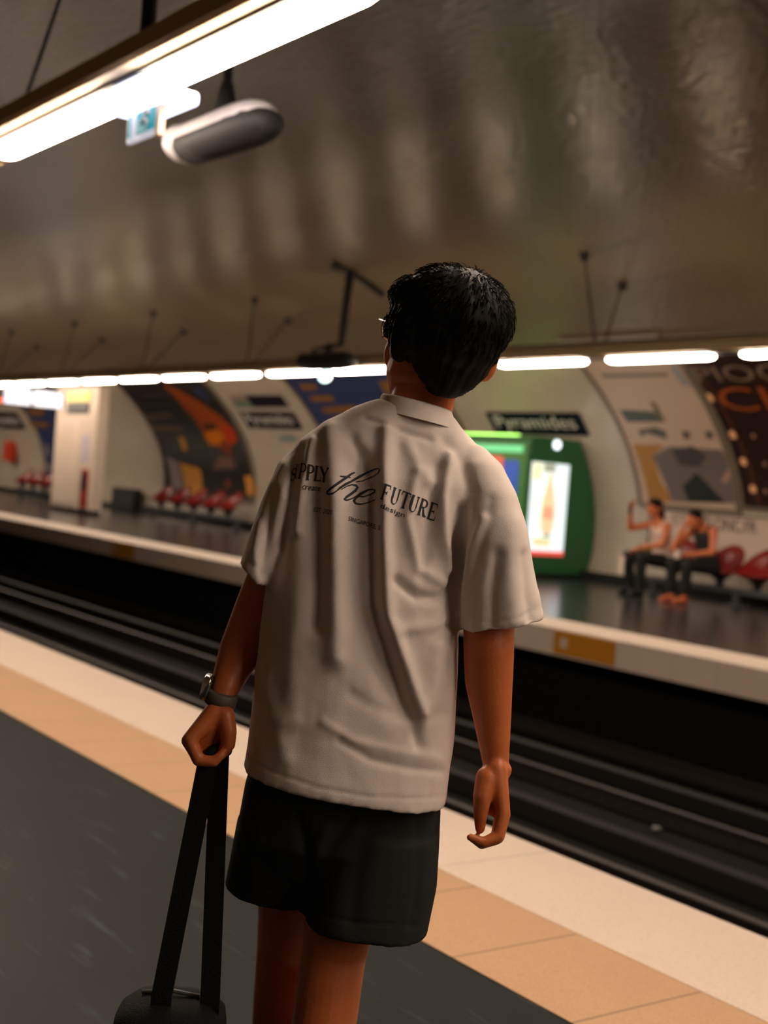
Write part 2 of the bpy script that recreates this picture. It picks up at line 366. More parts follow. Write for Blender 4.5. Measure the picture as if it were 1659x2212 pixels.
# hanger rods
def hanger(x, yb, yt, r, lab, grp, dx=0):
    zt = VZC + VB * math.sqrt(1 - ((yt - VYC) / VA) ** 2)
    e = empty('hanger_rod', (x, yt, zt), lab, 'hanger', grp)
    bm = bmesh.new(); tube(bm, [(x + dx, yb, 3.1), (x, yt, zt)], r); keep(build('rod', bm, BLK, e))
    bm = bmesh.new(); rings(bm, [((x, yt, zt - .10), (.03, 0, 0), (0, .03, 0)), ((x, yt, zt - .05), (.06, 0, 0), (0, .06, 0)), ((x, yt, zt + .02), (.07, 0, 0), (0, .07, 0))], seg=12); keep(build('ceiling_cup', bm, BLK, e))
for k in range(7):
    x = -8.1 - 4.15 * k
    if k == 2: continue
    hanger(x, 10.9, 11.5, .012, 'thin upright hanger rod of the far beam, pair %s from the right' % ords[k], 'far hangers', .95)
    hanger(x, 10.95, 12.2, .012, 'thin slanting hanger rod of the far beam, pair %s from the right' % ords[k], 'far hangers', 1.05)
hanger(-5.26, 2.33, 2.33, .035, 'thick black post holding up the near lighting beam', 'near hangers')
hanger(-5.40, 2.30, 2.33, .010, 'thin slanting wire above the near beam at top left', 'near hangers', -1.25)
hanger(-.5, 2.33, 1.9, .02, 'thin rod of the near beam above the camera', 'near hangers')

# ------------------------------------------------------------------ hanging signs, loudspeakers
GLOW = mat('lit_white_sign', (.9, .93, 1, 1), .4, emit=.33, ecol=(.80, .84, 1, 1))
TEAL = mat('exit_green', srgb(0, 120, 125), .4, emit=.25, ecol=srgb(0, 130, 135))
e = empty('exit_sign', (-5.25, 2.33, 2.96), 'small green and white running man exit sign below a glowing light box', 'sign')
bm = bmesh.new(); box(bm, -5.44, -4.98, 2.235, 2.46, 2.825, 2.884, bev=.018); box(bm, -5.42, -5.13, 2.25, 2.43, 2.87, 2.945, bev=.015)
keep(build('light_box', bm, mat('glow_box', (.8, .85, 1, 1), .4, emit=.8, ecol=(.78, .80, 1, 1)), e))
keep(nbox('sign_plate', -5.40, -5.115, 2.33, 2.35, 2.71, 2.86, m=mat('sign_white', srgb(205, 200, 205), .4, emit=.15, ecol=(.8, .8, .9, 1)), parent=e, bev=.003))
keep(nbox('green_field', -5.30, -5.12, 2.325, 2.33, 2.735, 2.86, m=TEAL, parent=e))
keep(nbox('green_bar', -5.385, -5.365, 2.325, 2.33, 2.73, 2.85, m=TEAL, parent=e))
bm = bmesh.new()
man = [((-5.19, 2.842), .012, (-5.19, 2.842), .012), ((-5.2, 2.82), .012, (-5.215, 2.79), .011), ((-5.215, 2.79), .009, (-5.19, 2.77), .007), ((-5.19, 2.77), .007, (-5.20, 2.748), .006), ((-5.215, 2.79), .009, (-5.24, 2.775), .007), ((-5.24, 2.775), .007, (-5.262, 2.775), .006), ((-5.2, 2.82), .007, (-5.172, 2.805), .006), ((-5.2, 2.82), .007, (-5.225, 2.812), .006)]
for a, ra, b, rb in man: caps(bm, (a[0], 2.325, a[1]), ra, (b[0], 2.325, b[1] - 1e-3), rb, seg=8)
keep(build('running_figure', bm, WHT, e))
keep(nbox('side_bracket', -5.115, -5.07, 2.325, 2.355, 2.695, 2.87, m=mat('bracket_cream', srgb(235, 205, 180), .4), parent=e, bev=.008))

def loudspeaker(c, L_, r, lab, mbody, pole_top, pole_r):
    c = Vector(c); e = empty('loudspeaker', c, lab, 'loudspeaker')
    bm = bmesh.new(); R = []
    for t, s in ((0, 1.0), (.03, .97), (.08, .9), (.3, .92), (.7, .97), (.85, .9), (.94, .72), (.985, .45), (1, .15)):
        R.append((c + Vector((-L_ / 2 + L_ * t, 0, 0)), Vector((0, r * 1.25 * s, 0)), Vector((0, 0, r * s))))
    rings(bm, R, seg=24); keep(build('body', bm, mbody, e, True))
    bm = bmesh.new()   # dark lower shell
    R = [(p[0] + Vector((.035, 0, -.034)), p[1] * 1.05, p[2] * .95) for p in R[2:]]
    rings(bm, R, seg=24); keep(build('lower_shell', bm, mat('dark_plastic', (.02, .02, .022, 1), .7), e, True))
    bm = bmesh.new(); rings(bm, [(c + Vector((-L_ / 2 - .004, 0, 0)), Vector((0, r * 1.05, 0)), Vector((0, 0, r * .85))), (c + Vector((-L_ / 2 + .03, 0, 0)), Vector((0, r * 1.1, 0)), Vector((0, 0, r * .9)))], seg=24)
    keep(build('grille', bm, mat('grille_white', srgb(235, 215, 200), .5), e))
    bm = bmesh.new(); tube(bm, [c + Vector((0, 0, r * .8)), Vector(pole_top)], pole_r, 12)
    rings(bm, [(c + Vector((0, 0, r * .7)), Vector((.09, 0, 0)), Vector((0, .05, 0))), (c + Vector((0, 0, r + .12)), Vector((.03, 0, 0)), Vector((0, .03, 0)))], seg=12)
    keep(build('mounting_pole', bm, BLK, e)); return e
loudspeaker((-5.60, 2.9, 2.93), .84, .095, 'white rounded loudspeaker with dark underside hanging near the exit sign', mat('speaker_white', srgb(205, 200, 205), .35), (-5.62, 2.9, VZC + VB * math.sqrt(1 - ((2.9 - VYC) / VA) ** 2)), .022)
loudspeaker((-16.3, 10.4, 3.02), 1.25, .13, 'dark loudspeaker hanging above the far platform left of the head', mat('speaker_dark', (.04, .037, .033, 1), .5), (-16.3, 10.4, 3.2), .03)
e = empty('ceiling_bracket', (-16.95, 11.1, 4.5), 'black T shaped ceiling bracket with a long down tube left of the head', 'bracket')
bm = bmesh.new(); tube(bm, [(-16.95, 11.1, 4.5), (-16.75, 10.9, 3.3)], [.07, .05], 12); keep(build('down_tube', bm, BLK, e))
bm = bmesh.new(); tube(bm, [(-17.0, 10.8, 4.52), (-16.95, 11.1, 4.49), (-17.05, 11.8, 4.24)], .06, 10); keep(build('cross_arm', bm, BLK, e))
bm = bmesh.new(); tube(bm, [(-16.75, 10.9, 3.32), (-16.9, 10.75, 3.28), (-17.0, 10.55, 3.2), (-16.6, 10.4, 3.1)], .035, 10); keep(build('elbow_tube', bm, BLK, e))
e = empty('exit_lamp', (-16.95, 10.75, 2.9), 'small round pale green lamp below the far beam beside the bracket', 'lamp')
bm = bmesh.new(); ellips(bm, (-16.85, 10.72, 2.84), ((.13, 0, 0), (0, .08, 0), (0, 0, .10))); keep(build('globe', bm, mat('pale_green_lit', (.8, 1, .95, 1), .4, emit=1.2, ecol=(.72, .95, .85, 1)), e, True))
bm = bmesh.new(); box(bm, -16.9, -16.8, 10.7, 10.76, 2.9, 2.97); keep(build('lamp_stem', bm, BLK, e))
# hanging departure board
e = empty('departure_board', (-29, 10.7, 2.9), 'bright white two panel departure board hanging above far platform at left', 'sign')
keep(nbox('casing', -29.15, -29.0, 10.0, 11.45, 2.38, 2.76, m=BLK, parent=e, bev=.01))
keep(nbox('lit_panel', -29.0, -28.985, 10.05, 10.66, 2.40, 2.74, m=GLOW, parent=e)); keep(nbox('lit_panel', -29.0, -28.985, 10.73, 11.4, 2.40, 2.74, m=GLOW, parent=e))
bm = bmesh.new(); tube(bm, [(-29.07, 10.77, 2.75), (-29.07, 10.77, 2.975)], .02); tube(bm, [(-29.07, 11.03, 2.75), (-29.07, 11.03, 2.975)], .02); keep(build('stem', bm, BLK, e))
keep(nbox('red_light', -29.02, -28.98, 9.88, 9.99, 2.40, 2.5, m=mat('red_lit', srgb(240, 90, 50), .4, emit=.8, ecol=srgb(240, 80, 40)), parent=e))

# ------------------------------------------------------------------ far wall: posters, name plates
FRM = mat('ceramic_frame', srgb(120, 108, 92), .35)
def poster(Xa, Xb, za, zb, lab, base, fw=.09):
    e = empty('poster', ((Xa + Xb) / 2, wally(za), za), lab, 'poster')
    q = lambda a, b, c, d: [(a, c), (b, c), (b, d), (a, d)]
    keep(wall_poly('print', q(Xa, Xb, za, zb), .03, base, e, .03))
    for n_, r in (('frame_side', (Xa - fw, Xa, za - fw, zb + fw)), ('frame_side', (Xb, Xb + fw, za - fw, zb + fw)), ('frame_bar', (Xa, Xb, za - fw, za)), ('frame_bar', (Xa, Xb, zb, zb + fw))):
        keep(wall_poly(n_, q(*r), .055, FRM, e, .055))
    return e
_pc = [0]
def patch(e, pts, col, name='artwork', rough=.5, lift=None):
    if lift is None: _pc[0] += 1; lift = .032 + .0006 * (_pc[0] % 14)
    c = tuple(col); m = mat('ink_%d_%d_%d' % c, srgb(*c), rough)
    return keep(wall_poly(name, [wpx(*p) for p in pts], lift, m, e, .006))
_pc[0] = 0
p1 = poster(-31.1, -26.55, .62, 3.45, 'large dark poster with orange and yellow shapes above the row of red seats', mat('ink_dark', srgb(36, 34, 30), .35))
patch(p1, [(352, 828), (388, 843), (430, 866), (480, 900), (508, 930), (517, 953), (497, 968), (470, 966), (447, 948), (425, 908), (400, 880), (375, 850)], (165, 72, 14))
patch(p1, [(442, 938), (470, 925), (488, 945), (474, 962), (456, 962)], (225, 125, 10))
patch(p1, [(478, 912), (505, 925), (514, 950), (497, 958), (486, 940)], (200, 60, 5))
patch(p1, [(480, 955), (500, 960), (505, 985), (485, 978)], (140, 45, 12))
patch(p1, [(440, 915), (470, 917), (470, 930), (446, 928)], (60, 35, 15))
patch(p1, [(415, 834), (440, 835), (462, 862), (448, 870), (425, 850)], (45, 50, 62))
patch(p1, [(425, 838), (437, 838), (452, 856), (440, 856)], (35, 50, 100))
patch(p1, [(318, 896), (372, 890), (378, 903), (322, 908)], (95, 80, 66))
patch(p1, [(326, 920), (398, 922), (400, 931), (330, 930)], (110, 92, 74))
patch(p1, [(310, 850), (368, 848), (372, 858), (315, 860)], (62, 54, 44))
patch(p1, [(305, 872), (370, 872), (374, 880), (308, 880)], (58, 50, 42))
patch(p1, [(388, 944), (400, 944), (408, 972), (398, 975)], (215, 160, 70))
patch(p1, [(350, 945), (362, 945), (364, 958), (352, 956)], (70, 40, 38))
patch(p1, [(360, 985), (387, 998), (398, 1056), (374, 1056)], (135, 122, 125))
patch(p1, [(391, 1000), (434, 1012), (440, 1068), (402, 1068)], (215, 145, 45))
patch(p1, [(475, 985), (503, 990), (513, 1012), (462, 1014)], (118, 88, 76))
patch(p1, [(488, 1038), (500, 1038), (502, 1052), (490, 1052)], (120, 55, 40))
patch(p1, [(531, 1028), (552, 1030), (558, 1070), (536, 1070)], (225, 150, 50))
p2 = poster(-23.0, -18.35, .65, 3.45, 'large blue poster with orange blocks partly behind the man', mat('ink_blue', srgb(48, 62, 104), .35))
for q in ([(650, 831), (684, 831), (692, 843), (658, 843)], [(672, 857), (720, 855), (728, 868), (680, 868)], [(697, 882), (775, 876), (770, 893), (706, 893)], [(822, 824), (850, 824), (860, 846), (838, 852)]): patch(p2, q, (138, 92, 28))
patch(p2, [(700, 990), (770, 990), (800, 1060), (730, 1060)], (200, 190, 180))
p0 = poster(-39.5, -35.75, .65, 3.45, 'far blue poster at left, partly hidden behind the white kiosk', MATS['ink_blue'])
for q in ([(60, 882), (100, 882), (95, 900), (68, 896)], [(64, 910), (104, 913), (108, 925), (70, 922)]): patch(p0, q, (130, 88, 36))
patch(p0, [(88, 960), (110, 962), (112, 985), (94, 985)], (110, 108, 120)); patch(p0, [(95, 1000), (112, 1000), (112, 1018), (98, 1018)], (130, 120, 120))
p3 = poster(-14.35, -12.5, 1.30, 3.5, 'pale poster with teal block and gold and grey shapes above the seated people', mat('ink_pale', srgb(190, 165, 146), .4), .07)
patch(p3, [(1302, 808), (1445, 806), (1448, 814), (1308, 817)], (125, 112, 98))
patch(p3, [(1342, 885), (1418, 890), (1430, 912), (1358, 912)], (70, 82, 76)); patch(p3, [(1408, 868), (1420, 870), (1442, 912), (1430, 912)], (105, 92, 74))
patch(p3, [(1382, 930), (1420, 923), (1442, 933), (1445, 950), (1432, 945), (1400, 936), (1390, 944)], (78, 82, 74))
patch(p3, [(1370, 960), (1440, 962), (1412, 985), (1430, 1040), (1458, 1084), (1405, 1084)], (165, 115, 48))
patch(p3, [(1412, 985), (1450, 965), (1560, 972), (1582, 1000), (1594, 1088), (1455, 1084)], (105, 95, 92))
patch(p3, [(1455, 972), (1500, 964), (1530, 985), (1515, 1010), (1472, 1006)], (62, 58, 56))
patch(p3, [(1478, 1050), (1508, 1022), (1570, 1086), (1490, 1084)], (24, 32, 30))
patch(p3, [(1450, 790), (1462, 790), (1500, 838), (1480, 832)], (140, 145, 155))
patch(p3, [(1583, 1003), (1592, 1010), (1572, 1045), (1562, 1040)], (175, 140, 122))
for q in ((1485, 940), (1535, 940)): patch(p3, [(q[0] - 8, q[1] - 8), (q[0] + 8, q[1] - 8), (q[0] + 10, q[1] + 8), (q[0] - 4, q[1] + 8)], (85, 78, 68))
p4 = poster(-12.35, -8.0, 1.36, 3.5, 'dark brown poster with orange lettering and small bulbs at the right edge', mat('ink_brown', srgb(38, 18, 15), .35), .05)
patch(p4, [(1502, 790), (1507, 790), (1648, 1090), (1640, 1090)], (78, 38, 14))
TX = mat('ink_text_grey', srgb(126, 105, 88), .5); OR = mat('ink_text_orange', srgb(150, 68, 8), .5)
a = wpx(1530, 826); b = wpx(1530, 792); keep(wall_text('lettering', 'PIOCHER', a[0] - .1, -9.6, a[1], b[1], .04, TX, p4))
a = wpx(1572, 888); b = wpx(1556, 838); keep(wall_text('lettering', 'CHE', a[0], -10.3, a[1], b[1], .042, OR, p4))
BULB = mat('ink_bulb', srgb(250, 190, 140), .4)
for i, (x, y) in enumerate(((1540, 860), (1588, 940), (1611, 998), (1631, 1057), (1633, 943), (1657, 1003), (1659, 1062))):
    c = wpx(x, y); r = .055 if i < 4 else .035
    keep(wall_poly('printed_bulb', [(c[0] + r * math.cos(t), c[1] + r * math.sin(t)) for t in [k * math.pi / 6 for k in range(12)]], .045, BULB if i < 4 else mat('ink_bulb_dim', srgb(150, 110, 95), .4), p4, .006))
pb = poster(-14.2, -8.0, .42, 1.205, 'long white wall banner with dark web address lettering behind the seated people', mat('ink_white', srgb(208, 186, 172), .4), .02)
keep(wall_text('lettering', 'ETIT', -13.72, -13.22, 1.02, 1.17, .04, mat('ink_text_dim', srgb(150, 130, 120), .5), pb))
keep(wall_text('lettering', 'TLONC.FR', -13.15, -12.15, .98, 1.17, .04, mat('ink_text_dark', srgb(96, 82, 80), .5), pb))
NAVY = mat('name_plate_navy', srgb(20, 26, 42), .25)
def plate(Xa, Xb, za, zb, lab, txt=True):
    e = empty('station_name_plate', ((Xa + Xb) / 2, wally(za), za), lab, 'sign')
    keep(wall_poly('plate', [(Xa, za), (Xb, za), (Xb, zb), (Xa, zb)], .04, NAVY, e, .04))
    if txt: keep(wall_text('lettering', 'Pyramides', Xa + (Xb - Xa) * .07, Xb - (Xb - Xa) * .07, za + (zb - za) * .10, zb - (zb - za) * .16, .05, mat('sign_lettering', srgb(225, 220, 210), .5), e))
    return e
plate(-17.4, -15.15, 2.28, 2.62, 'dark blue Pyramides name plate above the green machine')
plate(-26.0, -23.75, 2.27, 2.61, 'dark blue Pyramides name plate between the orange and blue posters')
plate(-43.0, -40.5, 2.05, 2.55, 'dark name plate at the far left edge of the wall')
e = empty('direction_plate', (-24.9, wally(2.7), 2.7), 'dark exit direction plate with teal stripe above the farther name plate', 'sign')
keep(wall_poly('plate', [(-25.2, 2.70), (-23.75, 2.70), (-23.75, 2.93), (-25.2, 2.93)], .04, NAVY, e, .04))
keep(wall_poly('stripe', [(-26.0, 2.70), (-25.2, 2.70), (-25.2, 2.79), (-26.0, 2.79)], .04, mat('teal_ink', srgb(80, 122, 105), .5), e, .04))
keep(wall_poly('pale_panel', [(-26.0, 2.79), (-25.2, 2.79), (-25.2, 2.93), (-26.0, 2.93)], .04, mat('grey_ink', srgb(140, 122, 108), .5), e, .04))
tag(wall_poly('wall_sticker', [(-24.9, 2.02), (-24.2, 2.02), (-24.25, 2.12), (-24.85, 2.12)], .02, mat('teal_ink2', srgb(110, 140, 135), .5)), 'small teal sticker on the wall below the farther name plate', 'sticker')
tag(nbox('wall_telephone', -42.6, -42.0, 14.85, 15.1, 1.0, 1.65, m=mat('red_box', srgb(200, 60, 20), .4), bev=.03), 'red box mounted on the wall at the far left edge', 'box')

# ------------------------------------------------------------------ white kiosk
e = empty('platform_kiosk', (-28.7, 12.15, 0), 'tall white kiosk cabinet with yellow strip and black screen on far platform', 'cabinet')
bm = bmesh.new(); box(bm, -31.2, -28.7, 12.15, 12.42, .10, 3.0, bev=.01)
keep(build('body', bm, mat('kiosk_white', srgb(214, 196, 180), .45), e))
keep(nbox('plinth', -31.18, -28.74, 12.19, 12.38, 0, .10, m=BLK, parent=e))
keep(nbox('yellow_strip', -30.55, -29.15, 12.12, 12.15, 2.63, 2.86, m=mat('yellow_strip', srgb(225, 210, 90), .4, emit=.06, ecol=srgb(220, 205, 70)), parent=e))
keep(nbox('screen', -30.5, -29.2, 12.12, 12.15, 2.35, 2.61, m=BLK, parent=e, bev=.005))
keep(nbox('door', -31.05, -29.75, 12.135, 12.15, .2, 2.2, m=WHT, parent=e, bev=.004))
keep(nbox('notice', -29.45, -29.05, 12.135, 12.15, 1.2, 1.85, m=mat('lavender_notice', srgb(190, 180, 195), .5), parent=e))
keep(nbox('red_panel', -29.35, -28.95, 12.12, 12.15, .15, 1.05, m=mat('red_panel', srgb(150, 45, 25), .4), parent=e, bev=.005))
keep(nbox('black_hatch', -29.28, -29.02, 12.11, 12.12, .55, .95, m=BLK, parent=e))
tag(nbox('equipment_box', -33.6, -32.2, 14.8, 15.05, .02, .58, m=mat('dark_box', (.008, .009, .009, 1), .6), bev=.01), 'square dark equipment box at the foot of the wall right of the white kiosk', 'box')

# ------------------------------------------------------------------ green vending machine
GR = mat('green_cladding', srgb(44, 112, 66), .42); GR2 = mat('green_front', srgb(78, 140, 72), .4)
xv, yv = -15.4, 13.66
e = empty('vending_machine', (xv, yv, 0), 'green vending machine with a brightly lit product window and white light dot', 'vending machine')
bm = bmesh.new(); prof = [(yv, .06), (yv, 2.12)]; z = 2.17; prof.append((yv + .1, 2.2))
z = 2.2
while True:
    prof.append((wally(z, .03), z))
    if z <= .06: break
    z = max(z - .2, .06)
a = [bm.verts.new((-17.6, y, z)) for y, z in prof]; b = [bm.verts.new((xv, y, z)) for y, z in prof]
bm.faces.new(a); bm.faces.new(b[::-1]); [bm.faces.new((a[i], b[i], b[(i + 1) % len(a)], a[(i + 1) % len(a)])) for i in range(len(a))]
keep(build('cabinet', bm, GR, e)); keep(nbox('plinth', -17.55, xv - .03, yv + .04, 14.95, 0, .06, m=BLK, parent=e))
wn = empty('display_window', (xv, 14.05, 1.0)); wn.parent = e; wn.matrix_parent_inverse = Matrix.Translation(e.location).inverted()
def wbox(name, y0, y1, z0, z1, t0, t1, m): 
    o = nbox(name, xv + t0, xv + t1, y0, y1, z0, z1, m=m, parent=wn); o.matrix_parent_inverse = Matrix.Translation(Vector((xv, 14.05, 1.0))).inverted(); return o
wbox('lit_window', 13.72, 14.5, .40, 1.80, 0, .012, mat('vend_lit', (.8, .95, 1, 1), .3, emit=.30, ecol=(.78, .90, .92, 1)))
LIT = lambda n, c, s=.8: mat(n, srgb(*c), .4, emit=s * .36, ecol=srgb(*c))
bm = bmesh.new(); R = [((xv + .02, 14.1, z), Vector((.012, 0, 0)), Vector((0, w, 0))) for z, w in ((.68, .03), (.75, .13), (.95, .15), (1.2, .14), (1.35, .10), (1.5, .05), (1.62, .045), (1.64, .02))]
rings(bm, R, seg=16); o = build('bottle_picture', bm, LIT('vend_bottle', (240, 205, 160)), wn); o.matrix_parent_inverse = Matrix.Translation(Vector((xv, 14.05, 1.0))).inverted()
wbox('label_picture', 13.98, 14.2, .92, 1.12, .034, .038, LIT('vend_label', (235, 165, 130)))
wbox('yellow_picture', 13.74, 13.92, 1.52, 1.78, .012, .018, LIT('vend_yellow', (250, 240, 190)))
wbox('grey_picture', 13.96, 14.2, 1.66, 1.79, .012, .016, LIT('vend_grey', (170, 175, 150), .6))
wbox('fruit_picture', 13.85, 14.2, .50, .62, .012, .018, LIT('vend_lemon', (225, 215, 160)))
wbox('shadow_picture', 14.05, 14.18, .64, .74, .012, .02, LIT('vend_olive', (150, 150, 115), .5))
wbox('red_base', 13.72, 14.5, .35, .42, 0, .02, LIT('vend_red', (240, 90, 80), .8))
bm = bmesh.new(); rings(bm, [((xv + .002, 14.2, 2.1), Vector((0, .075, 0)), Vector((0, 0, .075))), ((xv + .02, 14.2, 2.1), Vector((0, .07, 0)), Vector((0, 0, .07)))], seg=20)
keep(build('round_light', bm, mat('dot_lit', (.9, .95, 1, 1), .4, emit=.7, ecol=(.85, .93, 1, 1)), e))
bm = bmesh.new(); box(bm, -17.5, xv - .05, yv - .02, yv, .2, 2.08, bev=.006); keep(build('front_panel', bm, GR2, e))
keep(nbox('lit_header', -17.45, xv - .15, yv - .03, yv - .02, 1.93, 2.04, m=LIT('header_green', (110, 215, 150), .6), parent=e))
keep(nbox('red_poster', -16.5, -16.0, yv - .03, yv - .02, 1.55, 1.86, m=LIT('vend_salmon', (225, 110, 85), .35), parent=e))
keep(nbox('blue_poster', -15.98, -15.62, yv - .03, yv - .02, .75, 1.8, m=LIT('vend_blue', (60, 95, 190), .3), parent=e))
keep(nbox('blue_poster', -17.3, -16.6, yv - .03, yv - .02, .75, 1.8, m=LIT('vend_blue', (60, 95, 190), .3), parent=e))
keep(nbox('top_light', -17.3, xv - .5, yv + .12, yv + .2, 2.2, 2.225, m=mat('top_green_lit', (.3, .9, .3, 1), .4, emit=1.6, ecol=(.30, .62, .10, 1)), parent=e))

# ------------------------------------------------------------------ red shell seats
RED = mat('red_shell', srgb(132, 16, 7), .30)
def shell_mesh():
    bm = bmesh.new(); NU, NV = 36, 10; G = []
    for j in range(NV + 1):
        v = j / NV; row = []
        for i in range(NU):
            t = 2 * math.pi * i / NU; s, c = math.sin(t), math.cos(t)
            rim = .36 * max(0, (s + .35) / 1.35) ** 1.3 + .05
            x = .30 * v * c * (1 + .06 * v); y = .26 * v * s + .02 * v * v * max(s, 0) * 3
            z = .40 + rim * v ** 3.2 - .03 * (1 - v)
            row.append(bm.verts.new((x, y, z)))
        G.append(row)
    for j in range(1, NV):
        for i in range(NU): bm.faces.new((G[j][i], G[j][(i + 1) % NU], G[j + 1][(i + 1) % NU], G[j + 1][i]))
    c = bm.verts.new((0, 0, .37)); 
    for v in G[0]: bm.verts.remove(v)
    for i in range(NU): bm.faces.new((c, G[1][(i + 1) % NU], G[1][i]))
    bmesh.ops.recalc_face_normals(bm, faces=bm.faces)
    bmesh.ops.solidify(bm, geom=bm.faces[:], thickness=.028)
    return bm
SE = []
def seat(x, lab, grp, y=14.25, rz=0):
    e = empty('shell_seat', (x, y, 0), lab, 'seat', grp, rz)
    if not SE:
        SE.append(build('shell', shell_mesh(), RED, e, True))
        bm = bmesh.new(); rings(bm, [((0, .02, .25), (.05, 0, 0), (0, .05, 0)), ((0, .02, .33), (.06, 0, 0), (0, .06, 0)), ((0, .02, .385), (.15, 0, 0), (0, .13, 0))], seg=16); SE.append(build('seat_bracket', bm, BLK, e))
    else:
        for s in SE: c = s.copy(); scn.collection.objects.link(c); c.parent = e
def bench(xa, xb, lab):
    e = empty('seat_rail', ((xa + xb) / 2, 14.27, 0), lab, 'seat rail')
    keep(nbox('rail_beam', xa, xb, 14.22, 14.34, .17, .25, m=GREY, parent=e, bev=.01))
    n = 2 if xb - xa < 3 else 3
    for k in range(n):
        x = xa + .4 + (xb - xa - .8) * k / (n - 1); bm = bmesh.new(); box(bm, x - .04, x + .04, 14.24, 14.32, 0, .18); box(bm, x - .12, x + .12, 14.15, 14.41, 0, .02, bev=.004); keep(build('leg', bm, GREY, e))
for k, px in enumerate((343, 378, 414, 452, 489)):
    X = ony(px, 1082, 14.2).x
    seat(X, 'glossy red shell seat, %s from the left in the row under the orange poster' % ords[k], 'red seats under the orange poster')
bench(-30.2, -25.2, 'grey rail on legs carrying the red seats under the orange poster')
for k, X in enumerate((-39.0, -38.1, -37.2, -36.3)): seat(X, 'small distant red shell seat, %s from the left beside the kiosk' % ords[k], 'distant red seats left of the kiosk')
bench(-39.5, -35.8, 'grey rail carrying the distant red seats left of the kiosk')
XS = [-12.85, -12.0, -11.36, -10.5]
for X, l in zip(XS, ('dark red shell seat under the woman in the white top', 'dark red shell seat under the person in the dark top', 'empty red shell seat right of the two seated people', 'red shell seat outside the right edge of the photo')): seat(X, l, 'red seats at right')
bench(-13.6, -9.8, 'grey rail carrying the red seats where two people sit')

# ------------------------------------------------------------------ figures
SKIN = mat('skin', srgb(196, 106, 56), .45, sss=.12, var=.10, vscale=14, bump=.08, bscale=220)
SKIN2 = mat('skin_far', srgb(200, 110, 66), .5, sss=.1)
HAIR = mat('black_hair', (.004, .0035, .003, 1), .6, spec=.18)
def V3(*a): return Vector(a)

def hand_local(bm, wrist, dirv, palmn, curl, size=1.0, side=1):
    """five finger hand: dirv from wrist to knuckles, palmn out of the palm, side +1 puts the thumb towards palmn x dirv"""
    d = vec(dirv).normalized(); n = vec(palmn); n = (n - d * n.dot(d)).normalized(); s = n.cross(d) * side; w0 = vec(wrist)
    for k, off in enumerate((-.028, -.010, .010, .028)):
        off *= size; kn = w0 + d * (.085 - .004 * abs(k - 1.4)) * size + s * off; caps(bm, w0 + s * off * .6 + d * .01, .016 * size, kn, .0125 * size, seg=10)
        L_ = (.036, .043, .046, .041)[k] * size; p = kn; a = curl * .7; r = .0098 * size
        for j, (ll, rr) in enumerate(((1, .0092), (.7, .0085), (.55, .0072))):
            dd = d * math.cos(a) + n * math.sin(a); q = p + dd * L_ * ll; caps(bm, p, r, q, rr * size, seg=10); p = q; r = rr * size; a += curl
    t0 = w0 + d * .022 * size + s * .026 * size; t1 = t0 + (d * .55 + s * .6 + n * .45).normalized() * .042 * size; t2 = t1 + (d * .85 + s * .1 + n * .5).normalized() * .03 * size; t3 = t2 + (d * .9 + n * .45 - s * .15).normalized() * .026 * size
    caps(bm, t0, .015 * size, t1, .0125 * size, seg=10); caps(bm, t1, .0118 * size, t2, .0105 * size, seg=10); caps(bm, t2, .0105 * size, t3, .008 * size, seg=10)

def head_geo(bm, C, r, f, u, s=1.0, ears=True):
    """C centre of the head, r/f/u its right, forward and up directions"""
    P = lambda a, b, c: C + (r * a + f * b + u * c) * s
    A = lambda a, b, c: (r * a * s, f * b * s, u * c * s)
    ellips(bm, P(0, -.012, .028), A(.073, .093, .084)); ellips(bm, P(0, .02, -.01), A(.066, .07, .085))
    rings(bm, [(P(0, .01, -.02), r * .069 * s, f * .075 * s), (P(0, .022, -.06), r * .065 * s, f * .070 * s), (P(0, .04, -.095), r * .042 * s, f * .045 * s), (P(0, .055, -.115), r * .024 * s, f * .026 * s)])
    caps(bm, P(0, .088, .018), .010 * s, P(0, .112, -.022), .013 * s); caps(bm, P(-.012, .1, -.026), .008 * s, P(.012, .1, -.026), .008 * s)
    caps(bm, P(-.04, .078, .034), .012 * s, P(.04, .078, .034), .012 * s); caps(bm, P(-.02, .088, -.056), .007 * s, P(.02, .088, -.056), .007 * s); caps(bm, P(-.016, .086, -.067), .008 * s, P(.016, .086, -.067), .008 * s)
    caps(bm, P(0, .07, -.1), .02 * s, P(0, .078, -.1), .018 * s)
    for q in (-1, 1):
        ellips(bm, P(q * .031, .074, .012), A(.016, .012, .012)); ellips(bm, P(q * .046, .055, -.026), A(.021, .019, .030))
        if ears:
            ellips(bm, P(q * .084, -.016, -.006), (u * .034 * s, (f * .9 - r * q * .3).normalized() * .019 * s, r * .012 * s)); caps(bm, P(q * .086, -.022, .022), .008 * s, P(q * .076, -.006, -.034), .007 * s)
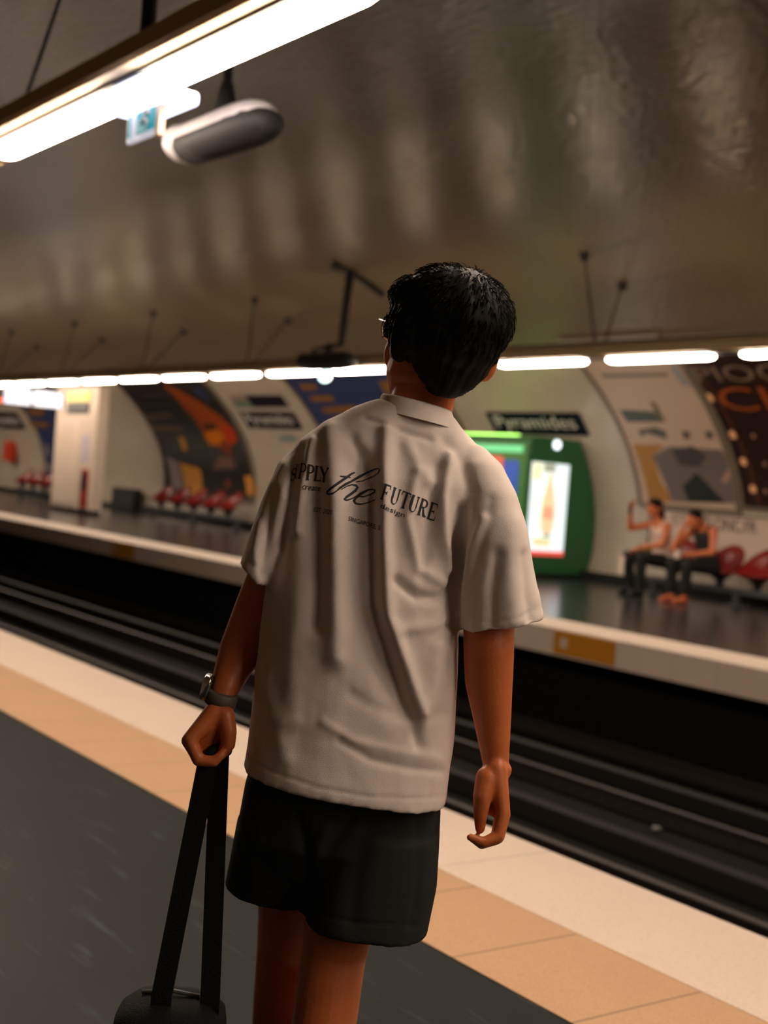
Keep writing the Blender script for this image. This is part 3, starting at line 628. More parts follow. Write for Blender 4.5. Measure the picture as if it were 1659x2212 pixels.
def eyes(parent, C, r, f, u, s=1.0):
    for q in (-1, 1):
        bm = bmesh.new(); ellips(bm, C + (r * q * .031 + f * .0815 + u * .013) * s, (r * .011 * s, f * .006 * s, u * .006 * s), seg=12); keep(build('eye', bm, mat('eye_white', (.6, .58, .55, 1), .2), parent, True))
        bm = bmesh.new(); ellips(bm, C + (r * q * .031 + f * .0865 + u * .013) * s, (r * .005 * s, f * .002 * s, u * .005 * s), seg=12); keep(build('iris', bm, mat('iris', (.02, .01, .006, 1), .2), parent, True))
    bm = bmesh.new(); caps(bm, C + (-r * .018 + f * .0955 - u * .0605) * s, .0035 * s, C + (r * .018 + f * .0955 - u * .0605) * s, .0035 * s, seg=8); keep(build('mouth', bm, mat('lips', srgb(140, 60, 48), .4), parent, True))
    bm = bmesh.new()
    for q in (-1, 1): caps(bm, C + (r * q * .017 + f * .089 + u * .036) * s, .004 * s, C + (r * q * .045 + f * .078 + u * .038) * s, .003 * s, seg=8)
    keep(build('eyebrows', bm, HAIR, parent, True))

# ---- the man in the white T-shirt
cr = Vector(r0); cf = Vector(f0); up = Vector((0, 0, 1))
foot = W(720, 2212, 2.3); foot.z = 0
man = empty('person', foot, 'man seen from behind in white printed T-shirt and dark shorts, holding a bag', 'person')
body = bmesh.new()
UR = (W(970, 1100) - W(870, 1073)).normalized()   # shoulder line direction
# torso
spine = [(742, 1760, .155, .10), (752, 1680, .145, .095), (785, 1500, .130, .088), (802, 1300, .13, .09), (815, 1130, .135, .09), (842, 1030, .14, .08), (872, 960, .11, .07), (888, 920, .06, .06)]
rings(body, [(W(x, y, 2.33), UR * a, cf * b, 2.3) for x, y, a, b in spine], seg=28)
# neck
NK = [W(890, 960, 2.33), W(905, 900, 2.325), W(922, 830, 2.315), W(935, 780, 2.31)]
chain(body, NK, [.066, .056, .055, .06])
caps(body, W(760, 965, 2.33), .03, W(900, 890, 2.33), .05); caps(body, W(1000, 1010, 2.32), .03, W(915, 910, 2.33), .05)
# head
tilt = math.radians(14); hu = (Vector(CU) * math.cos(tilt) + Vector(CR) * math.sin(tilt)); hu = (hu - cf * .10).normalized()
yw = math.radians(27); hf = cf * math.cos(yw) - cr * math.sin(yw); hf = (hf - hu * hf.dot(hu)).normalized(); hr = hf.cross(hu).normalized()
HC = W(950, 748, 2.30)
head_geo(body, HC, hr, hf, hu, 1.08)
# arms
SL, SR = W(685, 1030, 2.33), W(1022, 1075, 2.31)
armL = [SL, W(612, 1180, 2.33), W(556, 1320, 2.34), W(518, 1410, 2.325), W(486, 1485, 2.28), W(472, 1530, 2.27)]
chain(body, armL, [.050, .043, .042, .038, .026, .0225])
armR = [SR, W(1056, 1230, 2.28), W(1056, 1400, 2.26), W(1056, 1470, 2.27), W(1064, 1560, 2.275), W(1071, 1650, 2.275)]
chain(body, armR, [.050, .046, .0435, .0415, .032, .0225])
caps(body, W(1054, 1690, 2.27), .017, W(1054, 1745, 2.275), .012)
caps(body, W(1092, 1662, 2.27), .011, W(1091, 1668, 2.27), .011)
# left hand closed on the straps
def dv(k): return 2.27 + k
wr = W(471, 1532, 2.27)
for k, (kx, ky, kd) in enumerate(((410, 1597, -.035), (407, 1600, -.012), (410, 1604, .012), (416, 1606, .034))):
    kn = W(kx, ky, 2.265 + kd); caps(body, wr + (kn - wr) * .1 + cf * kd * .4, .019, kn, .0125)
    p1_ = W(428 + k * 2, 1642 - k, 2.265 + kd); p2_ = W(462, 1645 - k, 2.262 + kd * .9); p3_ = W(478, 1630, 2.262 + kd * .85)
    chain(body, [kn, p1_, p2_, p3_], [.0125, .0108, .0098, .008], seg=12)
caps(body, W(470, 1540, 2.26), .024, W(438, 1592, 2.265), .020); caps(body, W(478, 1540, 2.27), .021, W(448, 1590, 2.29), .018)
chain(body, [W(486, 1545, 2.25), W(494, 1580, 2.245), W(493, 1608, 2.245), W(478, 1630, 2.25)], [.017, .0145, .0125, .0095], seg=12)
caps(body, W(445, 1600, 2.27), .020, W(440, 1628, 2.27), .014)
caps(body, W(475, 1560, 2.28), .018, W(480, 1590, 2.28), .014)
# right hand, relaxed
wr = W(1071, 1655, 2.275)
for k, (kd, sx) in enumerate(((-.033, 0), (-.012, 1), (.010, 0), (.030, -4))):
    kn = W(1087 + sx, 1758, 2.275 + kd); caps(body, wr + cf * kd * .45, .019, kn, .0120)
    a = W(1076 + sx, 1806 + k * 2, 2.268 + kd); b = W(1046 - k * 2, 1820 + k, 2.262 + kd); c = W(1016 + k * 3, 1809 + k * 2, 2.26 + kd)
    chain(body, [kn, a, b, c], [.0125, .0108, .0095, .0070], seg=12)
caps(body, W(1068, 1670, 2.27), .022, W(1072, 1745, 2.27), .017); caps(body, W(1062, 1670, 2.28), .020, W(1060, 1740, 2.285), .014)
chain(body, [W(1052, 1680, 2.255), W(1042, 1720, 2.245), W(1038, 1760, 2.245), W(1037, 1790, 2.25)], [.020, .0165, .0125, .0090], seg=12)
# legs
hipR, kneeR = W(815, 1810, 2.31), W(722, 2060, 2.29); midR = W(742, 1960, 2.29)
ankR = Vector((kneeR.x, kneeR.y, .10)) - cf * .06 - cr * .03; calfR = kneeR.lerp(ankR, .35) - cf * .015
chain(body, [hipR, midR, kneeR, calfR, ankR], [.09, .066, .056, .056, .036])
hipL, kneeL = W(670, 1810, 2.36), W(622, 2050, 2.45)
ankL = Vector((kneeL.x, kneeL.y, .10)) + cf * .02 + cr * .0; calfL = kneeL.lerp(ankL, .35) - cf * .02
chain(body, [hipL, kneeL, calfL, ankL], [.09, .058, .056, .036])
for an in (ankR, ankL): caps(body, an + V3(0, 0, -.03) - cf * .03, .034, an + V3(0, 0, -.058) + cf * .13, .028)
me = remesh(body, .0034, 4, .5)
keep(link('body', me, SKIN, man, True))
eyes(man, HC, hr, hf, hu, 1.08)

# shirt: torso and sleeves as one cloth surface
sh = bmesh.new()
tor = [((524, 1652), (962, 1737), .150), ((530, 1625), (966, 1705), .148), ((543, 1540), (979, 1602), .138), ((560, 1390), (990, 1440), .130), ((575, 1260), (992, 1310), .130), ((588, 1150), (998, 1210), .130), ((600, 1060), (1040, 1120), .128), ((614, 1000), (1075, 1066), .118), ((645, 950), (1062, 1010), .103), ((700, 912), (1032, 965), .088), ((762, 882), (995, 925), .078), ((818, 864), (978, 900), .070)]
R = []
for (a, b, dpt) in tor:
    A = W(*a, 2.31); B = W(*b, 2.31); R.append(((A + B) / 2, (B - A) / 2, cf * dpt, 2.35))
rings(sh, R, seg=48)
SLV = cf * .083
def sleeve(pts, n=2.2):
    R = []
    for (ax, ay), (bx, by), d, dp in pts:
        A = W(ax, ay, d); B = W(bx, by, d); R.append(((A + B) / 2, (B - A) / 2, cf * dp, n))
    rings(sh, R, seg=32)
sleeve([((626, 975), (740, 1000), 2.32, .055), ((604, 995), (720, 1050), 2.315, .08), ((578, 1050), (690, 1100), 2.305, .09), ((556, 1110), (650, 1160), 2.295, .085), ((536, 1165), (612, 1212), 2.285, .08), ((519, 1213), (580, 1270), 2.275, .078)])
sleeve([((985, 960), (1042, 965), 2.305, .05), ((960, 1000), (1082, 1005), 2.30, .08), ((980, 1070), (1112, 1062), 2.29, .09), ((990, 1160), (1134, 1145), 2.28, .088), ((992, 1260), (1153, 1238), 2.275, .086), ((996, 1362), (1174, 1336), 2.27, .085)])
me = remesh(sh, .0042, 9, .5)
n = len(me.vertices); co = np.empty(n * 3); me.vertices.foreach_get('co', co); co = co.reshape(-1, 3)
no = np.empty(n * 3); me.vertex_normals.foreach_get('vector', no); no = no.reshape(-1, 3)
d = co - O; dz = d @ CF; px = CX + F * (d @ CR) / dz; py = CY - F * (d @ CU) / dz
face = np.clip(-(no @ f0), 0, 1) ** .6
def seg_dist(px, py, pts, ws, fade=40):
    best = np.full(px.shape, 1e9); end = np.zeros(px.shape)
    for (x0, y0), (x1, y1) in zip(pts[:-1], pts[1:]):
        L2 = (x1 - x0) ** 2 + (y1 - y0) ** 2; t = np.clip(((px - x0) * (x1 - x0) + (py - y0) * (y1 - y0)) / L2, 0, 1)
        dd = np.hypot(px - x0 - t * (x1 - x0), py - y0 - t * (y1 - y0)); best = np.minimum(best, dd)
    return best
folds = [  # centre line in the cloth's back view, half width, height in mm
 ([(712, 930), (722, 1010), (724, 1150), (726, 1300), (728, 1420)], 24, 9), ([(836, 930), (832, 1000), (829, 1150), (836, 1330), (878, 1450), (905, 1540)], 17, 11),
 ([(775, 1010), (772, 1140), (775, 1300), (812, 1420), (870, 1520)], 30, -10), ([(806, 1080), (808, 1300), (850, 1440), (895, 1560), (905, 1610)], 11, -8),
 ([(690, 1080), (688, 1200), (686, 1350)], 20, -8), ([(640, 1050), (640, 1200), (634, 1400), (630, 1550)], 26, 5), ([(675, 950), (660, 1040), (650, 1150)], 10, 6), ([(648, 960), (628, 1060), (612, 1180)], 9, -7),
 ([(970, 985), (955, 1070), (958, 1150), (972, 1230)], 12, 8), ([(945, 1010), (932, 1080), (928, 1160), (915, 1240)], 16, -6), ([(900, 1020), (880, 1120), (905, 1230), (965, 1262)], 12, 5),
 ([(855, 1255), (900, 1290), (950, 1295), (975, 1270)], 11, -7), ([(870, 1360), (930, 1352), (985, 1330)], 13, 4), ([(1000, 1100), (990, 1180), (982, 1280), (975, 1350)], 12, -11),
 ([(1045, 1120), (1018, 1190), (1002, 1280), (1000, 1350)], 10, 8), ([(1060, 1080), (1040, 1150), (1022, 1250)], 14, -3), ([(1110, 1130), (1100, 1220), (1110, 1340)], 22, 5), ([(1075, 1200), (1062, 1280), (1060, 1360)], 14, -5), ([(1130, 1200), (1140, 1280), (1150, 1340)], 12, -5),
 ([(905, 1560), (935, 1480), (945, 1400)], 18, 5), ([(760, 1500), (820, 1535), (900, 1550), (960, 1545)], 14, -2), ([(700, 1560), (760, 1600), (860, 1625), (950, 1640)], 10, 2), ([(735, 1600), (800, 1640), (880, 1660), (955, 1668)], 9, -3),
 ([(560, 1130), (552, 1190), (556, 1255)], 10, 4), ([(590, 1060), (578, 1130), (572, 1240)], 9, -6), ([(560, 1450), (600, 1560), (620, 1640)], 22, 4),
 ([(790, 905), (850, 925), (930, 950)], 7, -3), ([(760, 950), (790, 1000), (812, 1060)], 14, -5), ([(960, 950), (1000, 1000), (1020, 1060)], 14, -4), ([(880, 960), (905, 1010), (930, 1040)], 14, 4)]
disp = np.zeros(n)
for pts, wd, h in folds:
    q = seg_dist(px, py, pts, wd); disp += h * .0014 * np.exp(-(q / wd) ** 2)
# hem bands
def band(pts, wd, h): return h * .001 * np.exp(-(seg_dist(px, py, pts, wd) / wd) ** 2)
disp += band([(526, 1636), (590, 1668), (690, 1702), (800, 1722), (900, 1726), (964, 1722)], 3.0, -2.2)
disp += band([(1000, 1340), (1060, 1345), (1110, 1338), (1172, 1312)], 3, -2) + band([(522, 1195), (550, 1225), (584, 1250)], 3, -2)
co2 = co + no * (disp * face)[:, None]
for i in range(n):
    p = co[i]; k = noise.noise(Vector((p[0] * 9, p[1] * 9, p[2] * 5))) * .004 + noise.noise(Vector((p[0] * 26, p[1] * 26, p[2] * 18 + 5))) * .0016 + noise.noise(Vector((p[0] * 60, p[1] * 60, p[2] * 45 + 9))) * .0006
    co2[i] += no[i] * k
me.vertices.foreach_set('co', co2.reshape(-1)); me.update()
shm = mat('white_cotton', srgb(226, 212, 205), .85, spec=.2, bump=.25, bscale=900)
shirt = keep(link('t_shirt', me, shm, man, True))
sm_ = shirt.modifiers.new('s', 'SMOOTH'); sm_.iterations = 2; sm_.factor = .4
bvh = BVHTree.FromPolygons([Vector(c) for c in co2], [tuple(p.vertices) for p in me.polygons])
def onshirt(x, y, lift=.0012):
    r = Vector(ray(x, y)).normalized(); h = bvh.ray_cast(Vector(O), r)
    if h[0] is None: return W(x, y, 2.18)
    return h[0] - r * lift
# collar
bm = bmesh.new(); colr = []
CC = (W(822, 862, 2.31) + W(978, 902, 2.31)) / 2; CA = (W(978, 902, 2.31) - W(822, 862, 2.31)) / 2
for zoff, s, th in ((-.022, 1.16, 1), (-.008, 1.07, 1), (.006, .99, 1), (.010, .95, 1), (.004, .92, 1), (-.02, .95, 1)):
    colr.append((CC + Vector(CU) * zoff, CA * s, cf * .073 * s, 2.2))
rings(bm, colr, caps=False, seg=48); keep(build('collar', bm, shm, shirt, True))
# printed lettering
INK = mat('shirt_ink', srgb(38, 40, 42), .8)
def stroke(pts, w, k_=1.0):
    """2D ribbon: list of quads; w: width per point"""
    P = [np.array(p, float) for p in pts]; L_, R_ = [], []
    for i, p in enumerate(P):
        t = P[min(i + 1, len(P) - 1)] - P[max(i - 1, 0)]; t = t / (np.linalg.norm(t) + 1e-9); nn = np.array([-t[1], t[0]])
        ww = float(np.interp(i / (len(P) - 1) * (len(w) - 1), range(len(w)), w)) if isinstance(w, (list, tuple)) else w
        ww *= k_; L_.append(p + nn * ww / 2); R_.append(p - nn * ww / 2)
    return [(L_[i], L_[i + 1], R_[i + 1], R_[i]) for i in range(len(P) - 1)]
def arc(cx, cy, rx, ry, a0, a1, n=10): return [(cx + rx * math.cos(math.radians(a0 + (a1 - a0) * i / n)), cy + ry * math.sin(math.radians(a0 + (a1 - a0) * i / n))) for i in range(n + 1)]
T, t_ = .21, .08
def glyph(ch):
    q = []; S_ = lambda p, w: q.extend(stroke(p, w)); ser = lambda x, y, h=.16: S_([(x - h, y), (x + h, y)], t_)
    if ch == 'P': S_([(.22, 0), (.22, 1)], T); ser(.22, .02); S_([(.08, .98), (.45, .98)], t_); S_(arc(.45, .73, .33, .25, 90, -90), [t_, t_, .08, .13, .16, .17, .16, .13, .08, t_, t_]); S_([(.22, .48), (.45, .48)], t_)
    elif ch == 'L': S_([(.22, 0), (.22, 1)], T); ser(.22, .98); S_([(.06, .02), (.78, .02)], t_); S_([(.8, .3), (.76, 0)], [.04, .09])
    elif ch == 'Y': S_([(.12, .97), (.46, .45)], T); S_([(.84, .97), (.5, .45)], t_ * 1.3); S_([(.48, .5), (.48, 0)], T); ser(.48, .02); ser(.12, .98, .13); ser(.84, .98, .12)
    elif ch == 'F': S_([(.22, 0), (.22, 1)], T); ser(.22, .02); S_([(.06, .98), (.78, .98)], t_); S_([(.76, 1), (.8, .74)], [.09, .04]); S_([(.22, .5), (.58, .5)], t_); S_([(.58, .62), (.58, .38)], .05)
    elif ch == 'U': S_([(.2, .98), (.2, .3)], T); S_(arc(.48, .3, .28, .28, 180, 360), [.17, .16, .14, .11, .08, .065, .06, .055, .055, .055, .055]); S_([(.76, .3), (.76, .98)], t_ * 1.2); ser(.2, .98); ser(.76, .98, .13)
    elif ch == 'T': S_([(.5, 0), (.5, 1)], T); ser(.5, .02); S_([(.06, .98), (.94, .98)], t_); S_([(.08, 1), (.05, .74)], [.09, .04]); S_([(.92, 1), (.95, .74)], [.09, .04])
    elif ch == 'R': S_([(.2, 0), (.2, 1)], T); ser(.2, .02); S_([(.06, .98), (.45, .98)], t_); S_(arc(.45, .75, .3, .23, 90, -90), [t_, t_, .08, .13, .16, .17, .16, .13, .08, t_, t_]); S_([(.2, .52), (.45, .52)], t_); S_([(.45, .52), (.68, .08), (.95, .02)], [.1, T, .06])
    elif ch == 'E': S_([(.22, 0), (.22, 1)], T); S_([(.06, .02), (.82, .02)], t_); S_([(.06, .98), (.76, .98)], t_); S_([(.22, .5), (.58, .5)], t_); S_([(.58, .62), (.58, .38)], .05); S_([(.76, 1), (.8, .74)], [.09, .04]); S_([(.8, 0), (.86, .3)], [.09, .04])
    elif ch == 'S': S_(arc(.48, .74, .27, .24, 30, 180, 8) + arc(.48, .74, .27, .24, 200, 250, 3) + [(.55, .48)] + arc(.46, .26, .3, .24, 60, -150, 10), [.06] * 5 + [.1, .12, .13, .15, .17, .18, .18, .18, .17] + [.16, .14, .12, .1, .08, .07, .06, .055, .055, .055]); S_([(.73, .98), (.73, .72)], .045); S_([(.19, .02), (.19, .3)], .045)
    return q
def subd(q, k=3):
    out = []
    a, b, c, d_ = [np.array(v) for v in q]
    for i in range(k):
        for j in range(2):
            f = lambda s, t: (a * (1 - s) + b * s) * (1 - t) + (d_ * (1 - s) + c * s) * t
            out.append((f(i / k, j / 2), f((i + 1) / k, j / 2), f((i + 1) / k, (j + 1) / 2), f(i / k, (j + 1) / 2)))
    return out
def print_quads(name, quads, fn, sd=3):
    bm = bmesh.new()
    for q in quads:
        for s in (subd(q, sd) if sd else [q]):
            try: bm.faces.new([bm.verts.new(onshirt(*fn(*p))) for p in s])
            except ValueError: pass
    me_ = bpy.data.meshes.new(name); bm.to_mesh(me_); bm.free(); o = link(name, me_, INK, shirt); return o
def letters(name, seq):
    qs = []
    for ch, (bl, br, tl, tr) in seq:
        for q in glyph(ch):
            out = []
            for (u, v) in q: out.append(((bl[0] * (1 - u) + br[0] * u) * (1 - v) + (tl[0] * (1 - u) + tr[0] * u) * v, (bl[1] * (1 - u) + br[1] * u) * (1 - v) + (tl[1] * (1 - u) + tr[1] * u) * v))
            qs.append(out)
    return print_quads(name, qs, lambda x, y: (x, y))
letters('printed_word', [('S', ((625, 1040), (639, 1036), (630, 1012), (643, 1010))), ('U', ((636, 1034), (644, 1034), (640, 1004), (648, 1003))), ('P', ((642, 1033), (661, 1036), (648, 1000), (666, 1003))), ('P', ((660, 1036), (680, 1038), (664, 1003), (683, 1006))), ('L', ((677, 1038), (696, 1040), (681, 1006), (698, 1008))), ('Y', ((690, 1040), (708, 1042), (691, 1008), (712, 1011)))])
def word(bl, br, tl, tr, s, name='printed_word'):
    n_ = len(s); seq = []; L = lambda a, b, t: (a[0] + (b[0] - a[0]) * t, a[1] + (b[1] - a[1]) * t)
    for i, ch in enumerate(s): seq.append((ch, (L(bl, br, i / n_), L(bl, br, (i + .97) / n_), L(tl, tr, i / n_), L(tl, tr, (i + .97) / n_))))
    letters(name, seq)
word((820, 1077), (941, 1127), (830, 1044), (951, 1092), 'FUTURE')
sc = lambda L_: [(600 + x / 4.366, 960 + y / 4.366) for x, y in L_]
qs = []
qs += stroke(sc([(728, 265), (700, 275), (640, 318), (575, 362), (500, 415), (466, 445), (462, 462), (480, 470), (520, 462), (560, 436)]), [1.5, 2.6, 3.4, 3.4, 3.2, 2.6, 2.2, 2.4, 2.2, 1.4], 1.7)
qs += stroke(sc([(590, 298), (640, 305), (690, 312)]), [1.2, 2.2, 1.2], 1.7)
qs += stroke(sc([(520, 462), (600, 405), (700, 345), (780, 300), (850, 262), (910, 235), (945, 228), (960, 240), (945, 270), (905, 300), (850, 322), (800, 345), (740, 352)]), [1, 1.6, 2.8, 3.2, 2.4, 1.8, 1.4, 1.4, 1.2, 1.2, 1.2, 1.2, 1], 1.7)
qs += stroke(sc([(700, 345), (640, 375), (590, 408), (560, 436)]), [2.4, 3.2, 3, 1.6], 1.7)
qs += stroke(sc([(600, 425), (650, 395), (700, 378), (740, 385), (755, 405), (735, 435), (690, 468), (650, 495), (632, 515), (650, 525), (700, 512), (760, 475)]), [1.2, 1.2, 1.6, 2.2, 2.6, 3.4, 3.4, 3.2, 2.8, 2, 1.4, 1], 1.7)
qs += stroke(sc([(755, 488), (810, 492), (870, 475), (912, 450), (915, 432), (890, 424), (850, 430), (790, 462), (740, 500), (722, 530), (735, 555), (780, 564), (850, 550), (920, 520)]), [1.2, 1.4, 1.6, 1.8, 1.6, 1.6, 2.4, 3.4, 3.6, 3.0, 2.4, 1.8, 1.4, 1], 1.7)
print_quads('printed_script', qs, lambda x, y: (x, y), 2)
def small(s, bl, br, tl, name='printed_small_text'):
    V, Fc = text_geo(s, 2); bm = bmesh.new()
    vs = [bm.verts.new(onshirt(bl[0] + (br[0] - bl[0]) * u + (tl[0] - bl[0]) * v, bl[1] + (br[1] - bl[1]) * u + (tl[1] - bl[1]) * v)) for u, v in V]
    for q in Fc:
        try: bm.faces.new([vs[i] for i in q])
        except ValueError: pass
    me_ = bpy.data.meshes.new(name); bm.to_mesh(me_); bm.free(); o = link(name, me_, INK, shirt)
small('EST. 2020', (677, 1105), (716, 1112), (680, 1095)); small('SINGAPORE, S', (752, 1126), (820, 1147), (754, 1115))
small('create', (652, 1057), (691, 1062), (655, 1046)); small('design', (820, 1100), (872, 1122), (824, 1086))

# shorts
so = bmesh.new()
def ringpx(L, d, dp, n=2.3):
    return [((W(*a, d_) + W(*b, d_)) / 2, (W(*b, d_) - W(*a, d_)) / 2, cf * k, n) for (a, b), d_, k in zip(L, d, dp)]
rings(so, ringpx([((550, 1620), (945, 1680)), ((530, 1690), (952, 1752)), ((512, 1790), (948, 1835)), ((530, 1870), (935, 1900))], [2.32, 2.32, 2.32, 2.33], [.115, .12, .12, .08]), seg=40)
rings(so, ringpx([((515, 1760), (735, 1790)), ((498, 1850), (700, 1870)), ((487, 1905), (690, 1945))], [2.34, 2.37, 2.40], [.105, .105, .10]), seg=32)
rings(so, ringpx([((700, 1770), (950, 1800)), ((678, 1880), (944, 1910)), ((658, 1985), (922, 2016))], [2.31, 2.29, 2.27], [.11, .105, .10]), seg=32)
rings(so, ringpx([((640, 1800), (720, 1815)), ((636, 1880), (712, 1895)), ((630, 1938), (700, 1950))], [2.34, 2.34, 2.35], [.10, .09, .08]), seg=24)
me = remesh(so, .005, 6, .5)
n = len(me.vertices); co = np.empty(n * 3); me.vertices.foreach_get('co', co); co = co.reshape(-1, 3); no = np.empty(n * 3); me.vertex_normals.foreach_get('vector', no); no = no.reshape(-1, 3)
d = co - O; dz = d @ CF; px = CX + F * (d @ CR) / dz; py = CY - F * (d @ CU) / dz; face = np.clip(-(no @ f0), 0, 1); disp = np.zeros(n)
for pts, wd, h in [([(640, 1760), (665, 1850), (660, 1960)], 14, -9), ([(700, 1790), (680, 1880), (664, 1960)], 16, 6), ([(760, 1770), (700, 1850), (670, 1900)], 12, -5), ([(900, 1770), (905, 1880), (890, 2000)], 10, -4), ([(560, 1740), (545, 1840), (540, 1920)], 18, 5), ([(800, 1780), (770, 1880), (760, 1990)], 22, -4), ([(668, 1968), (760, 1992), (918, 2002)], 3, -2), ([(494, 1895), (580, 1925), (652, 1932)], 3, -2)]:
    disp += h * .001 * np.exp(-(seg_dist(px, py, pts, wd) / wd) ** 2)
co += no * (disp * face)[:, None]; me.vertices.foreach_set('co', co.reshape(-1)); me.update()
keep(link('shorts', me, mat('dark_shorts', srgb(34, 36, 35), .85, bump=.2, bscale=600, spec=.2), man, True))
# shoes
for an, nm in ((ankR, 'shoe'), (ankL, 'shoe')):
    bm = bmesh.new(); b_ = Vector((an.x, an.y, 0))
    rings(bm, [(b_ - cf * .06 + up * .045, cr * .030, up * .04, 2.5), (b_ - cf * .045 + up * .05, cr * .040, up * .048, 2.5), (b_ + cf * .03 + up * .05, cr * .044, up * .048, 2.5), (b_ + cf * .12 + up * .038, cr * .05, up * .036, 2.5), (b_ + cf * .19 + up * .03, cr * .045, up * .028, 2.5), (b_ + cf * .215 + up * .024, cr * .03, up * .02, 2.5)], seg=24)
    keep(build('shoe', bm, WHT, man, True))
# hair: a close cap plus combed strands
hb = bmesh.new(); s = 1.08
HP = lambda a, b, c: HC + (hr * a + hf * b + hu * c) * s
ellips(hb, HP(.002, -.016, .050), (hr * .094 * s, hf * .106 * s, hu * .080 * s), seg=32)
ellips(hb, HP(-.002, -.026, .022), (hr * .086 * s, hf * .088 * s, hu * .080 * s), seg=32)
rings(hb, [(HP(.0, -.03, .01), hr * .079 * s, hf * .066 * s), (HP(.004, -.040, -.03), hr * .066 * s, hf * .052 * s), (HP(.0, -.048, -.055), hr * .048 * s, hf * .036 * s), (HP(-.004, -.052, -.078), hr * .016 * s, hf * .022 * s)], seg=24)
ellips(hb, HP(.052, .015, .070), (hr * .052 * s, hf * .075 * s, hu * .044 * s)); ellips(hb, HP(-.044, .015, .064), (hr * .048 * s, hf * .065 * s, hu * .038 * s))
ellips(hb, HP(-.074, .015, .02), (hr * .016 * s, hf * .035 * s, hu * .035 * s)); ellips(hb, HP(-.080, -.026, .006), (hr * .022 * s, hf * .034 * s, hu * .048 * s))
me = remesh(hb, .004, 6, .5)
n = len(me.vertices); co = np.empty(n * 3); me.vertices.foreach_get('co', co); co = co.reshape(-1, 3); no = np.empty(n * 3); me.vertex_normals.foreach_get('vector', no); no = no.reshape(-1, 3)
for i in range(n):
    p = Vector(co[i]) - HC; a, b, c = p.dot(hr), p.dot(hf), p.dot(hu); th = math.atan2(a, -b)
    co[i] += no[i] * (noise.noise(Vector((th * 9, c * 9, 0))) * .0035 + noise.noise(Vector((th * 26, c * 12, 4))) * .002)
me.vertices.foreach_set('co', co.reshape(-1)); me.update()
hair = keep(link('hair', me, HAIR, man, True))
# strands
rnd = random.Random(3); bm = bmesh.new(); whorl = HP(.0, -.06, .12)
cand = [i for i in range(n) if (Vector(co[i]) - HC).dot(hu) > .0]
for k in range(2600):
    i = rnd.choice(cand); p = Vector(co[i]); nn = Vector(no[i]); lc = p - HC; c = lc.dot(hu) / s
    away = (p - whorl); away = (away - nn * away.dot(nn)); 
    if away.length < 1e-4: continue
    away.normalize(); side_ = nn.cross(away).normalized(); away = (away + side_ * rnd.uniform(-.35, .35)).normalized()
    top = max(0, min(1, (c - .06) / .06)); L_ = rnd.uniform(.010, .020) + top * rnd.uniform(0, .010); w_ = rnd.uniform(.0006, .0013)
    lift = rnd.uniform(.0005, .0025) + top * rnd.uniform(.0, .005)
    pts = [p - nn * .002, p + away * L_ * .4 + nn * lift, p + away * L_ * .75 + nn * lift * 1.1, p + away * L_ + nn * lift * .6]
    prev = None
    for j, q in enumerate(pts):
        ww = w_ * (1, .9, .6, .08)[j]; vs = [bm.verts.new(q + side_ * ww), bm.verts.new(q - side_ * ww), bm.verts.new(q + nn * ww)]
        if prev: [bm.faces.new((prev[m_], prev[(m_ + 1) % 3], vs[(m_ + 1) % 3], vs[m_])) for m_ in range(3)]
        prev = vs
o = build('hair_strands', bm, mat('hair_strand', (.004, .0035, .003, 1), .7, spec=.06), hair); o['kind'] = 'stuff'
# glasses
gl = empty('glasses', HC); gl.parent = man; gl.matrix_parent_inverse = Matrix.Translation(man.location).inverted()
GM = mat('steel_frame', (.7, .66, .6, 1), .2, metal=1)
def gpart(name, bm, m): o = build(name, bm, m, gl, True); o.matrix_parent_inverse = Matrix.Translation(HC).inverted()
for q in (-1, 1):
    bm = bmesh.new(); c = HP(q * .034, .108, .012)
    tube(bm, [c + (hr * .026 * math.cos(t) + hu * .022 * math.sin(t)) * s + hf * -.004 * abs(math.cos(t)) for t in [k * math.pi / 10 for k in range(21)]], .0016, 6); gpart('lens_rim', bm, GM)
    bm = bmesh.new(); tube(bm, [HP(q * .062, .104, .02), HP(q * .076, .085, .02), HP(q * .082, .02, .016), HP(q * .084, -.015, .008)], .0016, 6); gpart('temple', bm, GM)
bm = bmesh.new(); tube(bm, [HP(-.009, .112, .016), HP(0, .116, .02), HP(.009, .112, .016)], .0015, 6); gpart('bridge', bm, GM)
# wrist watch
wc = W(478, 1508, 2.268); wd_ = (W(472, 1530, 2.27) - W(485, 1485, 2.265)).normalized(); wa = Vector(CR) - wd_ * Vector(CR).dot(wd_); wa.normalize(); wb = wd_.cross(wa)
wt = empty('wristwatch', wc); wt.parent = man; wt.matrix_parent_inverse = Matrix.Translation(man.location).inverted()
def wpart(name, bm, m): o = build(name, bm, m, wt, True); o.matrix_parent_inverse = Matrix.Translation(wc).inverted()
bm = bmesh.new(); rings(bm, [(wc - wd_ * .012, wa * .0265, wb * .0265), (wc - wd_ * .011, wa * .0285, wb * .0285), (wc + wd_ * .011, wa * .0275, wb * .0275), (wc + wd_ * .012, wa * .0255, wb * .0255)], seg=32)
wpart('strap', bm, mat('grey_strap', srgb(98, 90, 78), .6))
cc = wc - wa * .030 - wd_ * .012; bm = bmesh.new(); 
rings(bm, [(cc + wa * .008, wb * .018, wd_ * .020, 4), (cc + wa * .004, wb * .020, wd_ * .022, 4), (cc - wa * .004, wb * .020, wd_ * .022, 4), (cc - wa * .007, wb * .017, wd_ * .019, 4)], seg=28)
wpart('case', bm, mat('watch_steel', (.6, .57, .53, 1), .18, metal=1))
bm = bmesh.new(); caps(bm, cc - wb * .019, .004, cc - wb * .023, .004, seg=10); wpart('crown', bm, MATS['watch_steel'])

